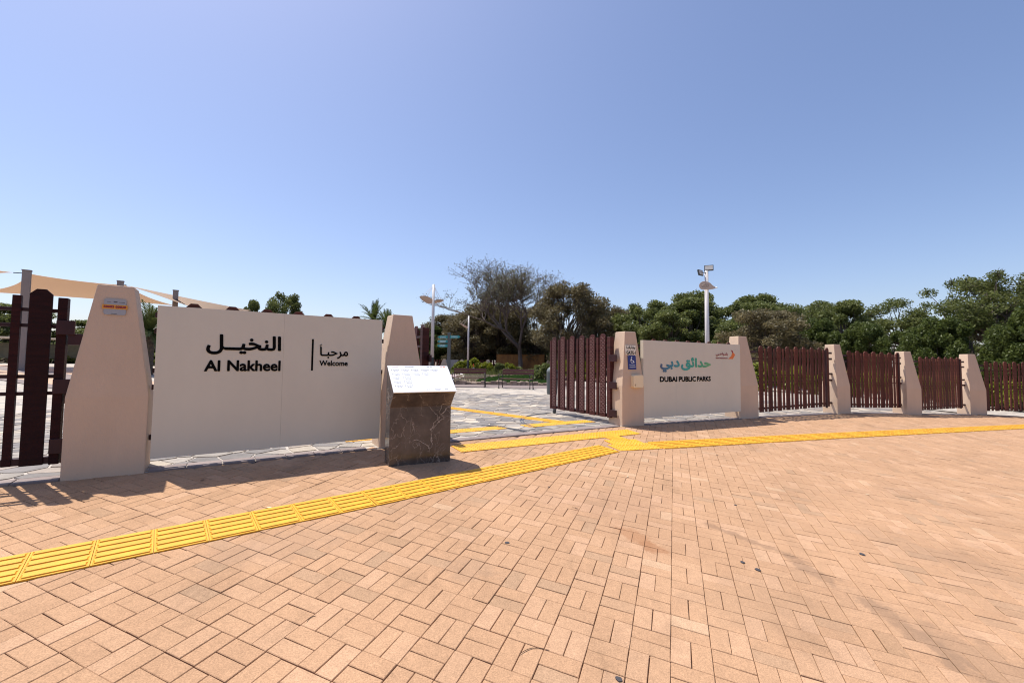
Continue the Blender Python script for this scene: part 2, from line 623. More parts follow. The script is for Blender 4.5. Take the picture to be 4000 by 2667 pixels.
for (sx, sy) in ((-1, -1), (1, -1), (1, 1), (-1, 1)):
    prof.append((sx * hx, sy * hy, -th))
prof = np.array(prof)
bf = [(0, 1, 2, 3)] + [(4 + i, 4 + (i + 1) % 4, (i + 1) % 4, i) for i in range(4)] + [(8 + i, 8 + (i + 1) % 4, 4 + (i + 1) % 4, 4 + i) for i in range(4)]
bf = np.array(bf)
jit = nr.normal(0, 0.0011, nB)
tiltx = nr.normal(0, 0.006, nB)
tilty = nr.normal(0, 0.008, nB)
jr = nr.normal(0, 0.006, nB)
jx = nr.normal(0, 0.0007, nB)
jy = nr.normal(0, 0.0007, nB)
dist_b = np.hypot(bx, by)
inview = (np.abs(bx) < 1.19 * by + 0.05) & (by > 1.55)
order = np.argsort(np.where(inview, dist_b, dist_b + 100))
near = np.zeros(nB, bool)
near[order[:300]] = True
ang = yaw + B[:, 2] * math.pi / 2 + jr
far_idx = np.where(~near)[0]
P = prof[None] * np.ones((len(far_idx), 1, 1))
z_t = P[..., 2] + jit[far_idx, None] + P[..., 0] * tiltx[far_idx, None] + P[..., 1] * tilty[far_idx, None]
ca, sa = np.cos(ang[far_idx])[:, None], np.sin(ang[far_idx])[:, None]
X = ca * P[..., 0] - sa * P[..., 1] + (bx + jx)[far_idx, None]
Y = sa * P[..., 0] + ca * P[..., 1] + (by + jy)[far_idx, None]
Z = slope(X, Y) + z_t
Vb = np.stack([X, Y, Z], -1).reshape(-1, 3)
Fb = (bf[None] + (np.arange(len(far_idx)) * 12)[:, None, None]).reshape(-1, 4)
tag(put('brick_field', np_mesh('brick_field', Vb, Fb, M_paver), plaza), kind='stuff')
one = np_mesh('brick', prof, bf, M_paver)
nrm = Vector((0.05652, -0.07339, 1)).normalized()
for i in np.where(near)[0]:
    o = put('brick', one, plaza)
    zx = Vector((math.cos(ang[i]), math.sin(ang[i]), 0))
    n = (nrm + Vector((0.0 - tiltx[i] * zx.x + tilty[i] * zx.y, -tiltx[i] * zx.y - tilty[i] * zx.x, 0))).normalized()
    ax = (zx - n * zx.dot(n)).normalized()
    ay = n.cross(ax)
    px_, py_ = bx[i] + jx[i], by[i] + jy[i]
    o.matrix_world = Matrix(((ax.x, ay.x, n.x, px_), (ax.y, ay.y, n.y, py_), (ax.z, ay.z, n.z, float(slope(px_, py_)) + jit[i]), (0, 0, 0, 1)))

# ------------------------------------------------------------------ stone paving inside the park
STONE_FAR = 15.5
xs = np.arange(-9.5, 14.01, 0.5)
inner = strip_sheet('stone_paving', M_joint, xs, lambda x: fy(x) + 0.0, lambda x: np.maximum(np.full_like(x, STONE_FAR), fy(x) + 0.05), 26, 0.004)
tag(inner, 'grey and cream crazy paving inside the park gate', kind='structure')
fp = strip_sheet('forecourt_paving', M_farpave, np.arange(-45, 60.1, 1.0), lambda x: np.where((x > -9.6) & (x < 14.1), np.maximum(STONE_FAR, fy(x)), fy(x) + 0.0), lambda x: np.where(x < -9, 45.0, np.where(x > 3, 27.0, 21.0 + 0 * x)), 30, 0.000)
tag(fp, 'pale stone forecourt stretching away inside the park', kind='structure')


def clip_poly(poly, ax, ay, c):
    out = []
    n = len(poly)
    for i in range(n):
        p, q_ = poly[i], poly[(i + 1) % n]
        dp, dq = ax * p[0] + ay * p[1] - c, ax * q_[0] + ay * q_[1] - c
        if dp <= 0:
            out.append(p)
        if (dp < 0 < dq) or (dq < 0 < dp):
            t = dp / (dp - dq)
            out.append((p[0] + t * (q_[0] - p[0]), p[1] + t * (q_[1] - p[1])))
    return out


sp = 0.285
seeds = {}
for i in range(-36, 54):
    for j in range(0, 60):
        x = i * sp + (0.5 * sp if j % 2 else 0) + rnd.uniform(-.38, .38) * sp
        y = 2 + j * sp * 0.86 + rnd.uniform(-.38, .38) * sp
        seeds[(i, j)] = (x, y)
stones = []
for (i, j), (x, y) in seeds.items():
    if y < fy(x) + 0.22 or y > STONE_FAR - 0.15 or x < -9.3 or x > 13.8 or abs(x) > 1.3 * y + 1.5:
        continue
    poly = [(x - .5, y - .5), (x + .5, y - .5), (x + .5, y + .5), (x - .5, y + .5)]
    for di in range(-2, 3):
        for dj in range(-2, 3):
            s = seeds.get((i + di, j + dj))
            if (di or dj) and s:
                dx, dy = s[0] - x, s[1] - y
                ln = math.hypot(dx, dy)
                poly = clip_poly(poly, dx, dy, (dx * (x + s[0]) + dy * (y + s[1])) / 2 - ln * rnd.uniform(0.008, 0.017))
    # keep clear of the kerb line
    t = (fy(x + .1) - fy(x - .1)) / .2
    poly = clip_poly(poly, t, -1, t * x - (fy(x) + 0.205 * math.sqrt(1 + t * t)))
    if len(poly) >= 3:
        stones.append((x, y, poly))
stones.sort(key=lambda s: math.hypot(s[0], s[1]) + (100 if abs(s[0] - 0.3) > 1.15 * s[1] else 0) + (0 if (-1.4 < s[0] < 2.2) or s[1] < 8 else 6))
stuff_mb = [MB() for _ in M_stones]
for k, (x, y, poly) in enumerate(stones):
    h = rnd.uniform(0.010, 0.016)
    n = len(poly)
    z = gz(np.array([p[0] for p in poly]), np.array([p[1] for p in poly]))
    cxm, cym = sum(p[0] for p in poly) / n, sum(p[1] for p in poly) / n
    vs, fs = [], []
    for p, zz in zip(poly, z):
        vs.append((cxm + (p[0] - cxm) * .985, cym + (p[1] - cym) * .985, float(zz) + h))
    for p, zz in zip(poly, z):
        vs.append((p[0], p[1], float(zz) + h - 0.006))
    for p, zz in zip(poly, z):
        vs.append((p[0], p[1], float(zz) - 0.005))
    fs.append(tuple(range(n)))
    for r_ in (0, n):
        fs += [(r_ + n + i, r_ + n + (i + 1) % n, r_ + (i + 1) % n, r_ + i) for i in range(n)]
    m_i = rnd.choices(range(4), (5, 5, 3, 3))[0]
    if k < 300:
        me = bpy.data.meshes.new('flagstone')
        me.from_pydata([(a - x, b_ - y, c) for a, b_, c in vs], [], fs)
        me.materials.append(M_stones[m_i])
        put('flagstone', me, inner, (x, y, 0))
    else:
        stuff_mb[m_i].add(vs, fs)
al = MB()
me = bpy.data.meshes.new('flagstone_field')
V_, F_, I_ = [], [], []
for mi, mb in enumerate(stuff_mb):
    o = len(V_)
    V_ += mb.v
    F_ += [tuple(i + o for i in f) for f in mb.f]
    I_ += [mi] * len(mb.f)
me.from_pydata(V_, [], F_)
for m in M_stones:
    me.materials.append(m)
me.polygons.foreach_set('material_index', I_)
tag(put('flagstone_field', me, inner), kind='stuff')

# kerb of small dark blocks between plaza and stone paving
kerb = tag(put('kerb_strip', None), 'purple grey kerb blocks between the brick plaza and the stone paving', kind='structure')
s = -7.5
kb = MB()
kcount = 0
pts = []
x = -7.0
while x < 16:
    t = float(fy(x + .05) - fy(x - .05)) / .1
    ln = 0.30
    x2 = x + ln / math.sqrt(1 + t * t)
    pts.append((x, x2))
    x = x2
PILS = [((-4.0, 3.86), 33.7, .577), ((-1.66, 5.50), 33, .575), ((2.03, 7.88), 27.5, .54), ((5.085, 9.62), 24, .64), ((8.67, 11.45), 23, .567), ((11.2, 12.19), 15, .58), ((14.17, 13.3), 6, .58)]
for k, (xa, xb) in enumerate(pts):
    xm_, ym_ = (xa + xb) / 2, float(fy((xa + xb) / 2))
    if any(-.08 < (xm_ - fl[0]) * math.cos(R(a_)) + (ym_ - fl[1]) * math.sin(R(a_)) < w__ + .08 for fl, a_, w__ in PILS):
        continue
    ya, yb = float(fy(xa)), float(fy(xb))
    a = math.atan2(yb - ya, xb - xa)
    zA, zB = gzf(xa, ya + .1), gzf(xb, yb + .1)
    mb = MB()
    g_ = 0.004
    L_ = math.hypot(xb - xa, yb - ya)
    h = 0.018 + rnd.uniform(-.002, .002)
    vs = []
    for zz in (-0.05, h):
        for (u, v) in ((g_, 0.0), (L_ - g_, 0.0), (L_ - g_, 0.19), (g_, 0.19)):
            X_ = u * math.cos(a) - v * math.sin(a)
            Y_ = u * math.sin(a) + v * math.cos(a)
            vs.append((X_, Y_, (zB - zA) * u / L_ + zz))
    mb.add(vs, [(3, 2, 1, 0), (4, 5, 6, 7), (0, 1, 5, 4), (1, 2, 6, 5), (2, 3, 7, 6), (3, 0, 4, 7)])
    mb.build('kerb_stone', M_kerb, kerb, bevel=0.004, loc=(xa, ya, zA))

# ------------------------------------------------------------------ tactile tiles
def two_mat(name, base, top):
    """a base plate darkened for dirt and painted groove shadow, with the clean worn yellow relief on it"""
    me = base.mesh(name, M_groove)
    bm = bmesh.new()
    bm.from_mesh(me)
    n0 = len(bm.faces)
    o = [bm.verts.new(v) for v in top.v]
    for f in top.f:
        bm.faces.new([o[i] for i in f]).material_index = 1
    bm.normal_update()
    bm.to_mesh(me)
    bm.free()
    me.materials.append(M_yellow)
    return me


def slab(mb, x0, x1, y0, y1, z0, z1, c=.003):
    b_ = [(x0, y0), (x1, y0), (x1, y1), (x0, y1)]
    t_ = [(x0 + c, y0 + c), (x1 - c, y0 + c), (x1 - c, y1 - c), (x0 + c, y1 - c)]
    mb.add([(p[0], p[1], z0) for p in b_] + [(p[0], p[1], z1) for p in t_], [(4, 5, 6, 7)] + [(i, (i + 1) % 4, 4 + (i + 1) % 4, 4 + i) for i in range(4)])


def bar_tile(w=0.38, l=0.30):
    base, top = MB(), MB()
    base.box(-l / 2 + .001, l / 2 - .001, -w / 2 + .001, w / 2 - .001, -0.02, 0.0065)
    e = .012
    slab(top, -l / 2 + .001, -l / 2 + e, -w / 2 + .001, w / 2 - .001, .006, .0095, .001)
    slab(top, l / 2 - e, l / 2 - .001, -w / 2 + .001, w / 2 - .001, .006, .0095, .001)
    n = 5
    p = w / n
    for k in range(n):
        yc = -w / 2 + p * (k + 0.5)
        slab(top, -l / 2 + e + .004, l / 2 - e - .004, yc - .020, yc + .020, .006, .0145, .004)
        if k < n - 1:
            slab(top, -l / 2 + e - .001, l / 2 - e + .001, yc + .0245, yc + p - .0245, .006, .0095, .001)
    slab(top, -l / 2 + e - .001, l / 2 - e + .001, -w / 2 + .001, -w / 2 + p / 2 - .0245, .006, .0095, .001)
    slab(top, -l / 2 + e - .001, l / 2 - e + .001, w / 2 - p / 2 + .0245, w / 2 - .001, .006, .0095, .001)
    return two_mat('tactile_tile', base, top)


def dot_tile(w=0.32, l=0.30, n=5):
    base, top = MB(), MB()
    base.box(-l / 2 + .001, l / 2 - .001, -w / 2 + .001, w / 2 - .001, -0.02, 0.0065)
    slab(top, -l / 2 + .002, l / 2 - .002, -w / 2 + .002, w / 2 - .002, .006, .0085, .001)
    for i in range(n):
        for j in range(n):
            cx_, cy_ = -l / 2 + l * (i + .5) / n, -w / 2 + w * (j + .5) / n
            b_ = [(cx_ + .018 * math.cos(t * math.pi / 3), cy_ + .018 * math.sin(t * math.pi / 3)) for t in range(6)]
            t_ = [(cx_ + .010 * math.cos(t * math.pi / 3), cy_ + .010 * math.sin(t * math.pi / 3)) for t in range(6)]
            top.add([(p[0], p[1], .008) for p in b_] + [(p[0], p[1], .0145) for p in t_], [(6, 7, 8, 9, 10, 11)] + [(k, (k + 1) % 6, 6 + (k + 1) % 6, 6 + k) for k in range(6)])
    return two_mat('dotted_tile', base, top)


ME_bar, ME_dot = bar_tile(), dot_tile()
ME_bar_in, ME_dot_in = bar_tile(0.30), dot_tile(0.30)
tact = tag(put('tactile_paving', None), 'yellow tactile guiding tiles crossing the plaza and the gateway', kind='structure')


def lay(mesh, name, p0, p1, l, dz=0.0, trim=True):
    p0, p1 = Vector(p0), Vector(p1)
    d = p1 - p0
    n = max(1, round(d.length / l))
    st = d / n
    a = math.atan2(d.y, d.x)
    for k in range(n):
        c = p0 + st * (k + .5)
        zc = gzf(c.x, c.y)
        e = .1
        n_ = Vector((-(gzf(c.x + e, c.y) - gzf(c.x - e, c.y)) / (2 * e), -(gzf(c.x, c.y + e) - gzf(c.x, c.y - e)) / (2 * e), 1)).normalized()
        zx = Vector((math.cos(a), math.sin(a), 0))
        ax = (zx - n_ * zx.dot(n_)).normalized()
        ay = n_.cross(ax)
        o = put(name, mesh, tact)
        sx = st.length / 0.30
        o.matrix_world = Matrix(((ax.x * sx, ay.x, n_.x, c.x), (ax.y * sx, ay.y, n_.y, c.y), (ax.z * sx, ay.z, n_.z, zc + dz), (0, 0, 0, 1)))


lay(ME_bar, 'tactile_tile', (-4.503, 1.292), (-1.28, 3.94), 0.30)
lay(ME_bar, 'tactile_tile', (-1.278, 3.943), (1.42, 6.26), 0.30)
lay(ME_dot, 'dotted_tile', (1.50, 6.315), (2.21, 6.61), 0.36)
lay(ME_dot, 'dotted_tile', (1.50, 6.575), (2.04, 6.775), 0.28, 0.003)
lay(ME_bar, 'tactile_tile', (2.22, 6.63), (6.0, 8.26), 0.30)
lay(ME_bar, 'tactile_tile', (6.0, 8.26), (18.4, 13.42), 0.30)
lay(ME_dot, 'dotted_tile', (-0.72, 5.70), (2.13, 7.50), 0.30, 0.001)
lay(ME_bar_in, 'tactile_tile', (1.78, 6.74), (1.56, 7.10), 0.30, 0.002)
lay(ME_dot_in, 'dotted_tile', (-2.3, 5.95), (-0.14, 7.40), 0.30, 0.010)
lay(ME_dot_in, 'dotted_tile', (0.24, 7.60), (1.55, 8.47), 0.30, 0.010)
lay(ME_bar_in, 'tactile_tile', (-3.6, 12.2), (0.95, 8.18), 0.30, 0.010)

# curved steel tracks for the gate wheels
def track(name, label, cx_, cy_, r, a0, a1):
    mb = MB()
    N = 26
    vs, fs = [], []
    for k in range(N + 1):
        t = R(a0 + (a1 - a0) * k / N)
        for rr, dz in ((r - .035, -.01), (r - .035, .022), (r - .012, .022), (r - .012, .012), (r + .012, .012), (r + .012, .022), (r + .035, .022), (r + .035, -.01)):
            X_, Y_ = cx_ + rr * math.cos(t), cy_ + rr * math.sin(t)
            vs.append((X_, Y_, gzf(X_, Y_) + dz))
    for k in range(N):
        for j in range(7):
            fs.append((k * 8 + j, k * 8 + j + 1, (k + 1) * 8 + j + 1, (k + 1) * 8 + j))
    mb.add(vs, fs)
    o = mb.build(name, M_steel)
    return tag(o, label, 'track', 'gate wheel tracks')


track('wheel_track', 'curved steel wheel track sweeping from the open slatted gate leaf', 1.95, 8.30, 1.75, 128, 206)
track('wheel_track', 'second curved steel track crossing the left side of the gateway', -1.25, 6.0, 1.78, 34, 62)

# ------------------------------------------------------------------ pillars
def pillar(label, FL, angd, w_, H, ztop, depth=0.385, lean=.14):
    z0 = ztop - H
    t = thing('gate_pillar', label, 'pillar', (FL[0], FL[1], z0), R(angd), 'tapered rendered pillars of the park fence')
    kz = 0.735
    ti = (w_ - 0.265) / 2
    mb = MB()

    def ring(x0, x1, y0, y1, z):
        return [(x0, y0, z), (x1, y0, z), (x1, y1, z), (x0, y1, z)]
    vs = ring(0, w_, 0, depth, -0.35) + ring(0, w_, 0, depth, kz) + ring(ti, w_ - ti, lean, depth - .005 - (.14 - lean) * .6, H)
    fs = [(3, 2, 1, 0), (8, 9, 10, 11)]
    for o in (0, 4):
        fs += [(o + i, o + (i + 1) % 4, o + 4 + (i + 1) % 4, o + 4 + i) for i in range(4)]
    mb.add(vs, fs)
    mb.build('pillar_body', M_pillar, t, bevel=0.012)
    return t


P1 = pillar('nearest big tapered pillar carrying the small yellow and grey number plate', (-4.0, 3.86), 33.7, .577, 1.79, 2.30, lean=.075)
P2 = pillar('tapered pillar directly behind the marble information stand', (-1.66, 5.50), 33, .575, 1.72, 2.225, lean=.08)
P3 = pillar('tapered pillar with the gate number sign and blue wheelchair sign', (2.03, 7.88), 27.5, .54, 1.75, 2.215, lean=.08)
P4 = pillar('tapered pillar at the right end of the public parks sign board', (5.085, 9.62), 24, .64, 1.86, 2.27)
P5 = pillar('first fence pillar beyond the public parks board, leftmost of the three standing to its right', (8.67, 11.45), 23, .567, 1.86, 2.20)
P6 = pillar('middle one of the three fence pillars standing to the right of the public parks board', (11.2, 12.19), 15, .58, 1.80, 2.055)
P7 = pillar('rightmost tapered pillar in the fence row', (14.17, 13.3), 6, .58, 1.85, 2.03)

# ------------------------------------------------------------------ slats
def slat_outline(w_, z0, z1, peak=True):
    if not peak:
        return [(-w_ / 2, z0), (w_ / 2, z0), (w_ / 2, z1), (-w_ / 2, z1)]
    c = w_ * .5
    return [(-c, z0), (c, z0), (c, z1 - .045), (c * .42, z1), (-c * .42, z1), (-c, z1 - .045)]


def slat_mesh(name, w_, H, peak, th=0.025, m=None):
    mb = MB()
    mb.prism(slat_outline(w_, 0, H, peak), -th / 2, th / 2)
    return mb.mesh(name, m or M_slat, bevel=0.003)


ME_wide = slat_mesh('wide_slat', .142, 1.56, True)
ME_narrow = slat_mesh('narrow_slat', .058, 1.50, False)

ME_wide_s = slat_mesh('wide_slat', .142, 1.43, True)  # shaped for light: lower ends cut away so sun reaches the kerb
ME_narrow_s = slat_mesh('narrow_slat', .058, 1.37, False)


def relief_mesh(name, w_, H, m, seed):
    """raised scale pattern pressed into a slat"""
    rr = random.Random(seed)
    mb = MB()
    z = 0.06
    k = 0
    while z < H - .07:
        off = (.5 if k % 2 else 0)
        for c in range(-1, 3):
            cx_ = -w_ / 2 + (c + off) * w_ / 1.6
            rad = w_ / 3.2
            pts = []
            for j in range(7):
                a = math.pi * j / 6
                px_, pz_ = cx_ + rad * math.cos(a), z + rad * .75 * math.sin(a) + rr.uniform(-.0015, .0015)
                if abs(px_) <= w_ / 2 - .004:
                    pts.append((px_, pz_))
                else:
                    if len(pts) > 1:
                        _rib(mb, pts)
                    pts = []
            if len(pts) > 1:
                _rib(mb, pts)
        z += 0.034 + rr.uniform(-.004, .004)
        k += 1
    return mb.mesh(name, m)


def _rib(mb, pts, y=-0.0125, h=0.005, w_=0.0075):
    o = len(mb.v)
    for (x, z) in pts:
        mb.v += [(x, y, z - w_ / 2), (x, y - h, z), (x, y, z + w_ / 2)]
    for i in range(len(pts) - 1):
        a = o + 3 * i
        mb.f += [(a, a + 3, a + 4, a + 1), (a + 1, a + 4, a + 5, a + 2)]


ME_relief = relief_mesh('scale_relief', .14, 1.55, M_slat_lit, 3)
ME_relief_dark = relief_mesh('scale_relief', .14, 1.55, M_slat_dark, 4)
RAILS = (-0.14, -0.30, -0.70, -0.865, -1.475)


def fence_panel(label, A, Bp, zA, zB, first, pitch_, end_post=None, relief=False, short=False):
    """slatted panel hung on five rails between two pillars; zA/zB = peak heights at the ends"""
    A, Bp = Vector((*A, 0)), Vector((*Bp, 0))
    d = Bp - A
    Ln = d.length
    a = math.atan2(d.y, d.x)
    t = thing('fence_panel', label, 'fence panel', (A.x, A.y, zA), a, 'slatted maroon fence panels between the pillars')
    g = (zB - zA) / Ln
    wm, nm_ = (ME_wide_s, ME_narrow_s) if short else (ME_wide, ME_narrow)
    for k, rz in enumerate(RAILS):
        rz = -1.36 if short and k == 4 else rz
        mb = MB()
        hh = .014 if k < 4 else .022
        mb.add([(0, -.01, rz - hh), (Ln, -.01, rz + g * Ln - hh), (Ln, .012, rz + g * Ln - hh), (0, .012, rz - hh),
                (0, -.01, rz + hh), (Ln, -.01, rz + g * Ln + hh), (Ln, .012, rz + g * Ln + hh), (0, .012, rz + hh)],
               [(3, 2, 1, 0), (4, 5, 6, 7), (0, 1, 5, 4), (1, 2, 6, 5), (2, 3, 7, 6), (3, 0, 4, 7)])
        r_ = mb.build('rail', M_rail, t)
        for xe, sg in ((0.0, 1), (Ln, -1)):
            b_ = MB()
            inner_x = xe + sg * .13 * (1.0 if k < 4 else 1.2)
            lo, hi = min(xe - sg * .03, inner_x), max(xe - sg * .03, inner_x)
            zc = rz + g * xe
            b_.box(lo, hi, -.022, .024, zc - .026, zc + .026)
            b_.build('bracket', M_rail, r_, bevel=.004)
    u = first
    k = 0
    while u < Ln - .05:
        wide = k % 2 == 0
        me_ = wm if wide else nm_
        o = put('wide_slat' if wide else 'narrow_slat', me_, t, (u, -.024, g * u - ((1.43 if short else 1.56) if wide else (1.425 if short else 1.555))))
        o.rotation_euler = (0, rnd.uniform(-.004, .004), 0)
        if relief and wide:
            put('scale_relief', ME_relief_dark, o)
        u += pitch_ / 2
        k += 1
    if end_post is not None:
        MB().box(end_post - .022, end_post + .022, -.05, -.01, -1.56, -.03).build('end_post', M_rail, t, bevel=.004)
    return t


fence_panel('maroon slatted fence panel hidden behind the Al Nakheel board, only its peaks showing', (-3.575, 4.325), (-1.72, 5.62), 2.184, 2.165, .285, .3295, short=True)
fence_panel('maroon slatted fence panel behind the public parks board, peaks just above it', (2.44, 8.30), (5.02, 9.75), 2.098, 2.112, .40, .339, short=True)
fence_panel('lit maroon picket panel immediately right of the public parks board', (5.60, 10.03), (8.62, 11.60), 2.062, 2.099, .32, .357, 3.10, relief=True)
fence_panel('maroon picket panel second to the right of the public parks board', (9.13, 11.82), (11.15, 12.34), 2.045, 2.005, .18, .30, 1.98, relief=True)
fence_panel('maroon picket panel third to the right of the public parks board', (11.72, 12.50), (14.14, 13.45), 1.91, 1.925, .26, .33, 2.32)
fence_panel('maroon picket panel leaving the picture at the far right', (14.72, 13.52), (17.7, 14.0), 1.82, 1.80, .24, .37)

# ------------------------------------------------------------------ gate leaves
def gate_leaf(label, A, Bp, z_bot, z_top, wides, narrows, posts, group='slatted gate leaves', wheel_u=None, relief=True, rails=(-.13, -.27, -.72, -.87), dark=False, width=.15):
    A, Bp = Vector((*A, 0)), Vector((*Bp, 0))
    d = Bp - A
    a = math.atan2(d.y, d.x)
    t = thing('gate_leaf', label, 'gate', (A.x, A.y, z_bot), a, group)
    H = z_top - z_bot
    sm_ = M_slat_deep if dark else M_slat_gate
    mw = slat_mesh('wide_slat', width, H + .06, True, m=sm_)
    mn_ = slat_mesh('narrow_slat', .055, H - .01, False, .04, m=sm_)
    for u in wides:
        o = put('wide_slat', mw, t, (u, -.03, -.005))
        if relief:
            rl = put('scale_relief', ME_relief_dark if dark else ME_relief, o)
            rl.scale = (width / .14 * .97, 1, (H + .05) / 1.55)
    for u in narrows:
        put('narrow_slat', mn_, t, (u, -.01, 0))
    lo = min(list(wides) + list(narrows) + [p[0] for p in posts])
    hi = max(list(wides) + list(narrows) + [p[0] for p in posts])
    for rz in rails:
        MB().box(lo, hi, .0, .025, H + rz - .016, H + rz + .016).build('rail', M_rail, t, bevel=.003)
    MB().box(lo, hi, -.02, .03, .0, .06).build('bottom_rail', M_rail, t, bevel=.004)
    for (u, hw, dep) in posts:
        MB().box(u - hw, u + hw, -.03, -.03 + dep, -.01, H - .01).build('post', sm_, t, bevel=.005)
    if wheel_u is not None:
        wq = MB()
        wq.lathe([(.045, -.016), (.05, -.01), (.05, .01), (.045, .016)], 14)
        o = wq.build('wheel', M_lampdark, t)
        o.rotation_euler = (R(90), 0, 0)
        o.location = (wheel_u, 0, -.065)
        MB().box(wheel_u - .03, wheel_u + .03, -.026, .026, -.055, .0).build('wheel_fork', M_steel, t, bevel=.003)
    return t


def hinge(t, u0, u1, z, H=.13, d0=-.03, plate=None):
    """strap from the leaf post to the pillar"""
    mb = MB()
    mb.box(u0, u1, d0 - .012, d0 + .012, z - H / 2, z + H / 2)
    h = mb.build('hinge', M_rail, t, bevel=.004)
    if plate:
        for dz in (-.04, .04):
            b_ = MB().lathe([(.009, 0), (.009, .01), (.004, .013)], 8)
            o = b_.build('bolt', mat('bolt_steel', (.4, .38, .37), .4, metal=.7), h)
            o.rotation_euler = (R(90), 0, 0)
            o.location = (plate, d0 - .012, z + dz)
    return h


# the open leaf right of the gateway
G2 = gate_leaf('open gate leaf with scale patterned slats hinged to the gate number pillar', (.95, 9.63), (1.83, 8.2), .60, 2.125,
               (.045, .351, .665, .976, 1.29, 1.585), (.169 + .03, .486 + .02, .801 + .02, 1.111 + .02, 1.425), ((-.09, .022, .05), (1.735, .045, .10)), wheel_u=.02, width=.15)
for z in (1.11, .60, .08):
    hinge(G2, 1.74, 1.93, z, .13, -.02)
# leaf seen almost edge on behind the second pillar
G1 = gate_leaf('open gate leaf seen edge on behind the pillar near the information stand', (-1.235, 6.16), (-2.05, 7.55), .60, 2.10,
               (.25, .56, .87, 1.18, 1.49), (.11, .42, .73, 1.04, 1.35), ((.0, .045, .10), (1.62, .022, .05)), wheel_u=1.58, relief=False, width=.15)
for z in (1.05, .55, .1):
    hinge(G1, -.16, .0, z, .10, -.02)
# leaf at the left edge
zl = .665
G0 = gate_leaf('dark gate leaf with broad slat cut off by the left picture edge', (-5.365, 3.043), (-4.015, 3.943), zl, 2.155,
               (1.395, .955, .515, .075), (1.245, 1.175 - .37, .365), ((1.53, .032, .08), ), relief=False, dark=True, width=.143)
for z, hh in ((1.16, .13), (.63, .13), (.10, .13)):
    mb = MB().box(1.50, 1.62, -.05, -.02, z - hh / 2 + .05, z + hh / 2 + .05)
    h = mb.build('hinge', M_rail, G0, bevel=.004)
    mb = MB().box(1.575, 1.72 if z > 1 else 1.64, -.03, .05, z - .12 - hh / 2 + .05 + .03, z - .12 + hh / 2 + .05 + .0)
    mb.build('hinge_arm', M_rail, h, bevel=.004)

# ------------------------------------------------------------------ sign boards
def board(name, label, A, Bp, z0, z1, th, seam):
    A3, B3 = Vector((*A, 0)), Vector((*Bp, 0))
    d = B3 - A3
    t = thing(name, label, 'sign', (A[0], A[1], 0), math.atan2(d.y, d.x), 'white welcome boards either side of the gate')
    L_ = d.length
    MB().box(0, seam - .0004, 0, th, z0, z1).build('board', M_panel, t, bevel=.0007)
    MB().box(seam + .0004, L_, 0, th, z0, z1).build('board', M_panel, t, bevel=.0007)
    MB().box(.03, L_ - .03, th, th + .05, z0 + .1, z0 + .14).build('backing_rail', M_rail, t)
    MB().box(.03, L_ - .03, th, th + .05, z1 - .24, z1 - .20).build('backing_rail', M_rail, t)
    return t, L_


S1, L1 = board('welcome_board', 'large pale board lettered Al Nakheel and Welcome between the two left pillars', (-3.49, 4.20), (-1.662, 5.473), .634, 2.128, .03, 1.112)
AR_NAKHEEL = '\uFEDE\u0640\u0640\uFEF4\uFEA8\uFEE8\uFEDF\uFE8D'
text_mesh('lettering', AR_NAKHEEL, .402, 1.088, 1.655, 1.868, M_black, S1, bold=.0065, copies=8)
text_mesh('lettering', 'Al', .392, .530, 1.479, 1.596, M_black, S1, bold=.0050, copies=8)
text_mesh('lettering', 'Nakheel', .590, 1.090, 1.479, 1.598, M_black, S1, bold=.0050, copies=8)
MB().prism([(1.405, 1.486), (1.425, 1.486), (1.425, 1.853), (1.405, 1.853)], -.004, -.0005).build('divider_bar', M_black, S1)
text_mesh('lettering', '\uFE8E\u0640\uFE92\uFEA3\uFEAE\uFEE3', 1.495, 1.816, 1.625, 1.768, M_black, S1, bold=.0035, copies=8)
MB().prism([(1.492, 1.773), (1.516, 1.782), (1.516, 1.787), (1.492, 1.778)], -.004, -.0005).prism([(1.492, 1.783), (1.516, 1.792), (1.516, 1.797), (1.492, 1.788)], -.004, -.0005).build('lettering_accent', M_black, S1)
text_mesh('lettering', 'Welcome', 1.492, 1.814, 1.541, 1.606, M_black, S1, bold=.0026, copies=8)

S2, L2 = board('parks_board', 'pale board with green Arabic lettering and DUBAI PUBLIC PARKS', (2.49, 8.12), (5.09, 9.56), .587, 2.06, .075, .90)


def gradient_mat():
    m, nt, b = nodes_of('gradient_print')
    tc = nt.nodes.new('ShaderNodeTexCoord')
    sx = nt.nodes.new('ShaderNodeSeparateXYZ')
    mr = nt.nodes.new('ShaderNodeMapRange')
    mr.inputs['From Min'].default_value = .45
    mr.inputs['From Max'].default_value = 1.95
    rp = nt.nodes.new('ShaderNodeValToRGB')
    e = rp.color_ramp.elements
    e[0].color = (.07, .10, .20, 1)
    e[1].color = (.16, .42, .16, 1)
    k = e.new(.2); k.color = (.05, .23, .31, 1)
    k = e.new(.5); k.color = (.03, .36, .30, 1)
    k = e.new(.75); k.color = (.05, .36, .20, 1)
    nt.links.new(tc.outputs['Object'], sx.inputs[0])
    nt.links.new(sx.outputs[0], mr.inputs['Value'])
    nt.links.new(mr.outputs[0], rp.inputs[0])
    nt.links.new(rp.outputs[0], b.inputs['Base Color'])
    b.inputs['Roughness'].default_value = .4
    return m


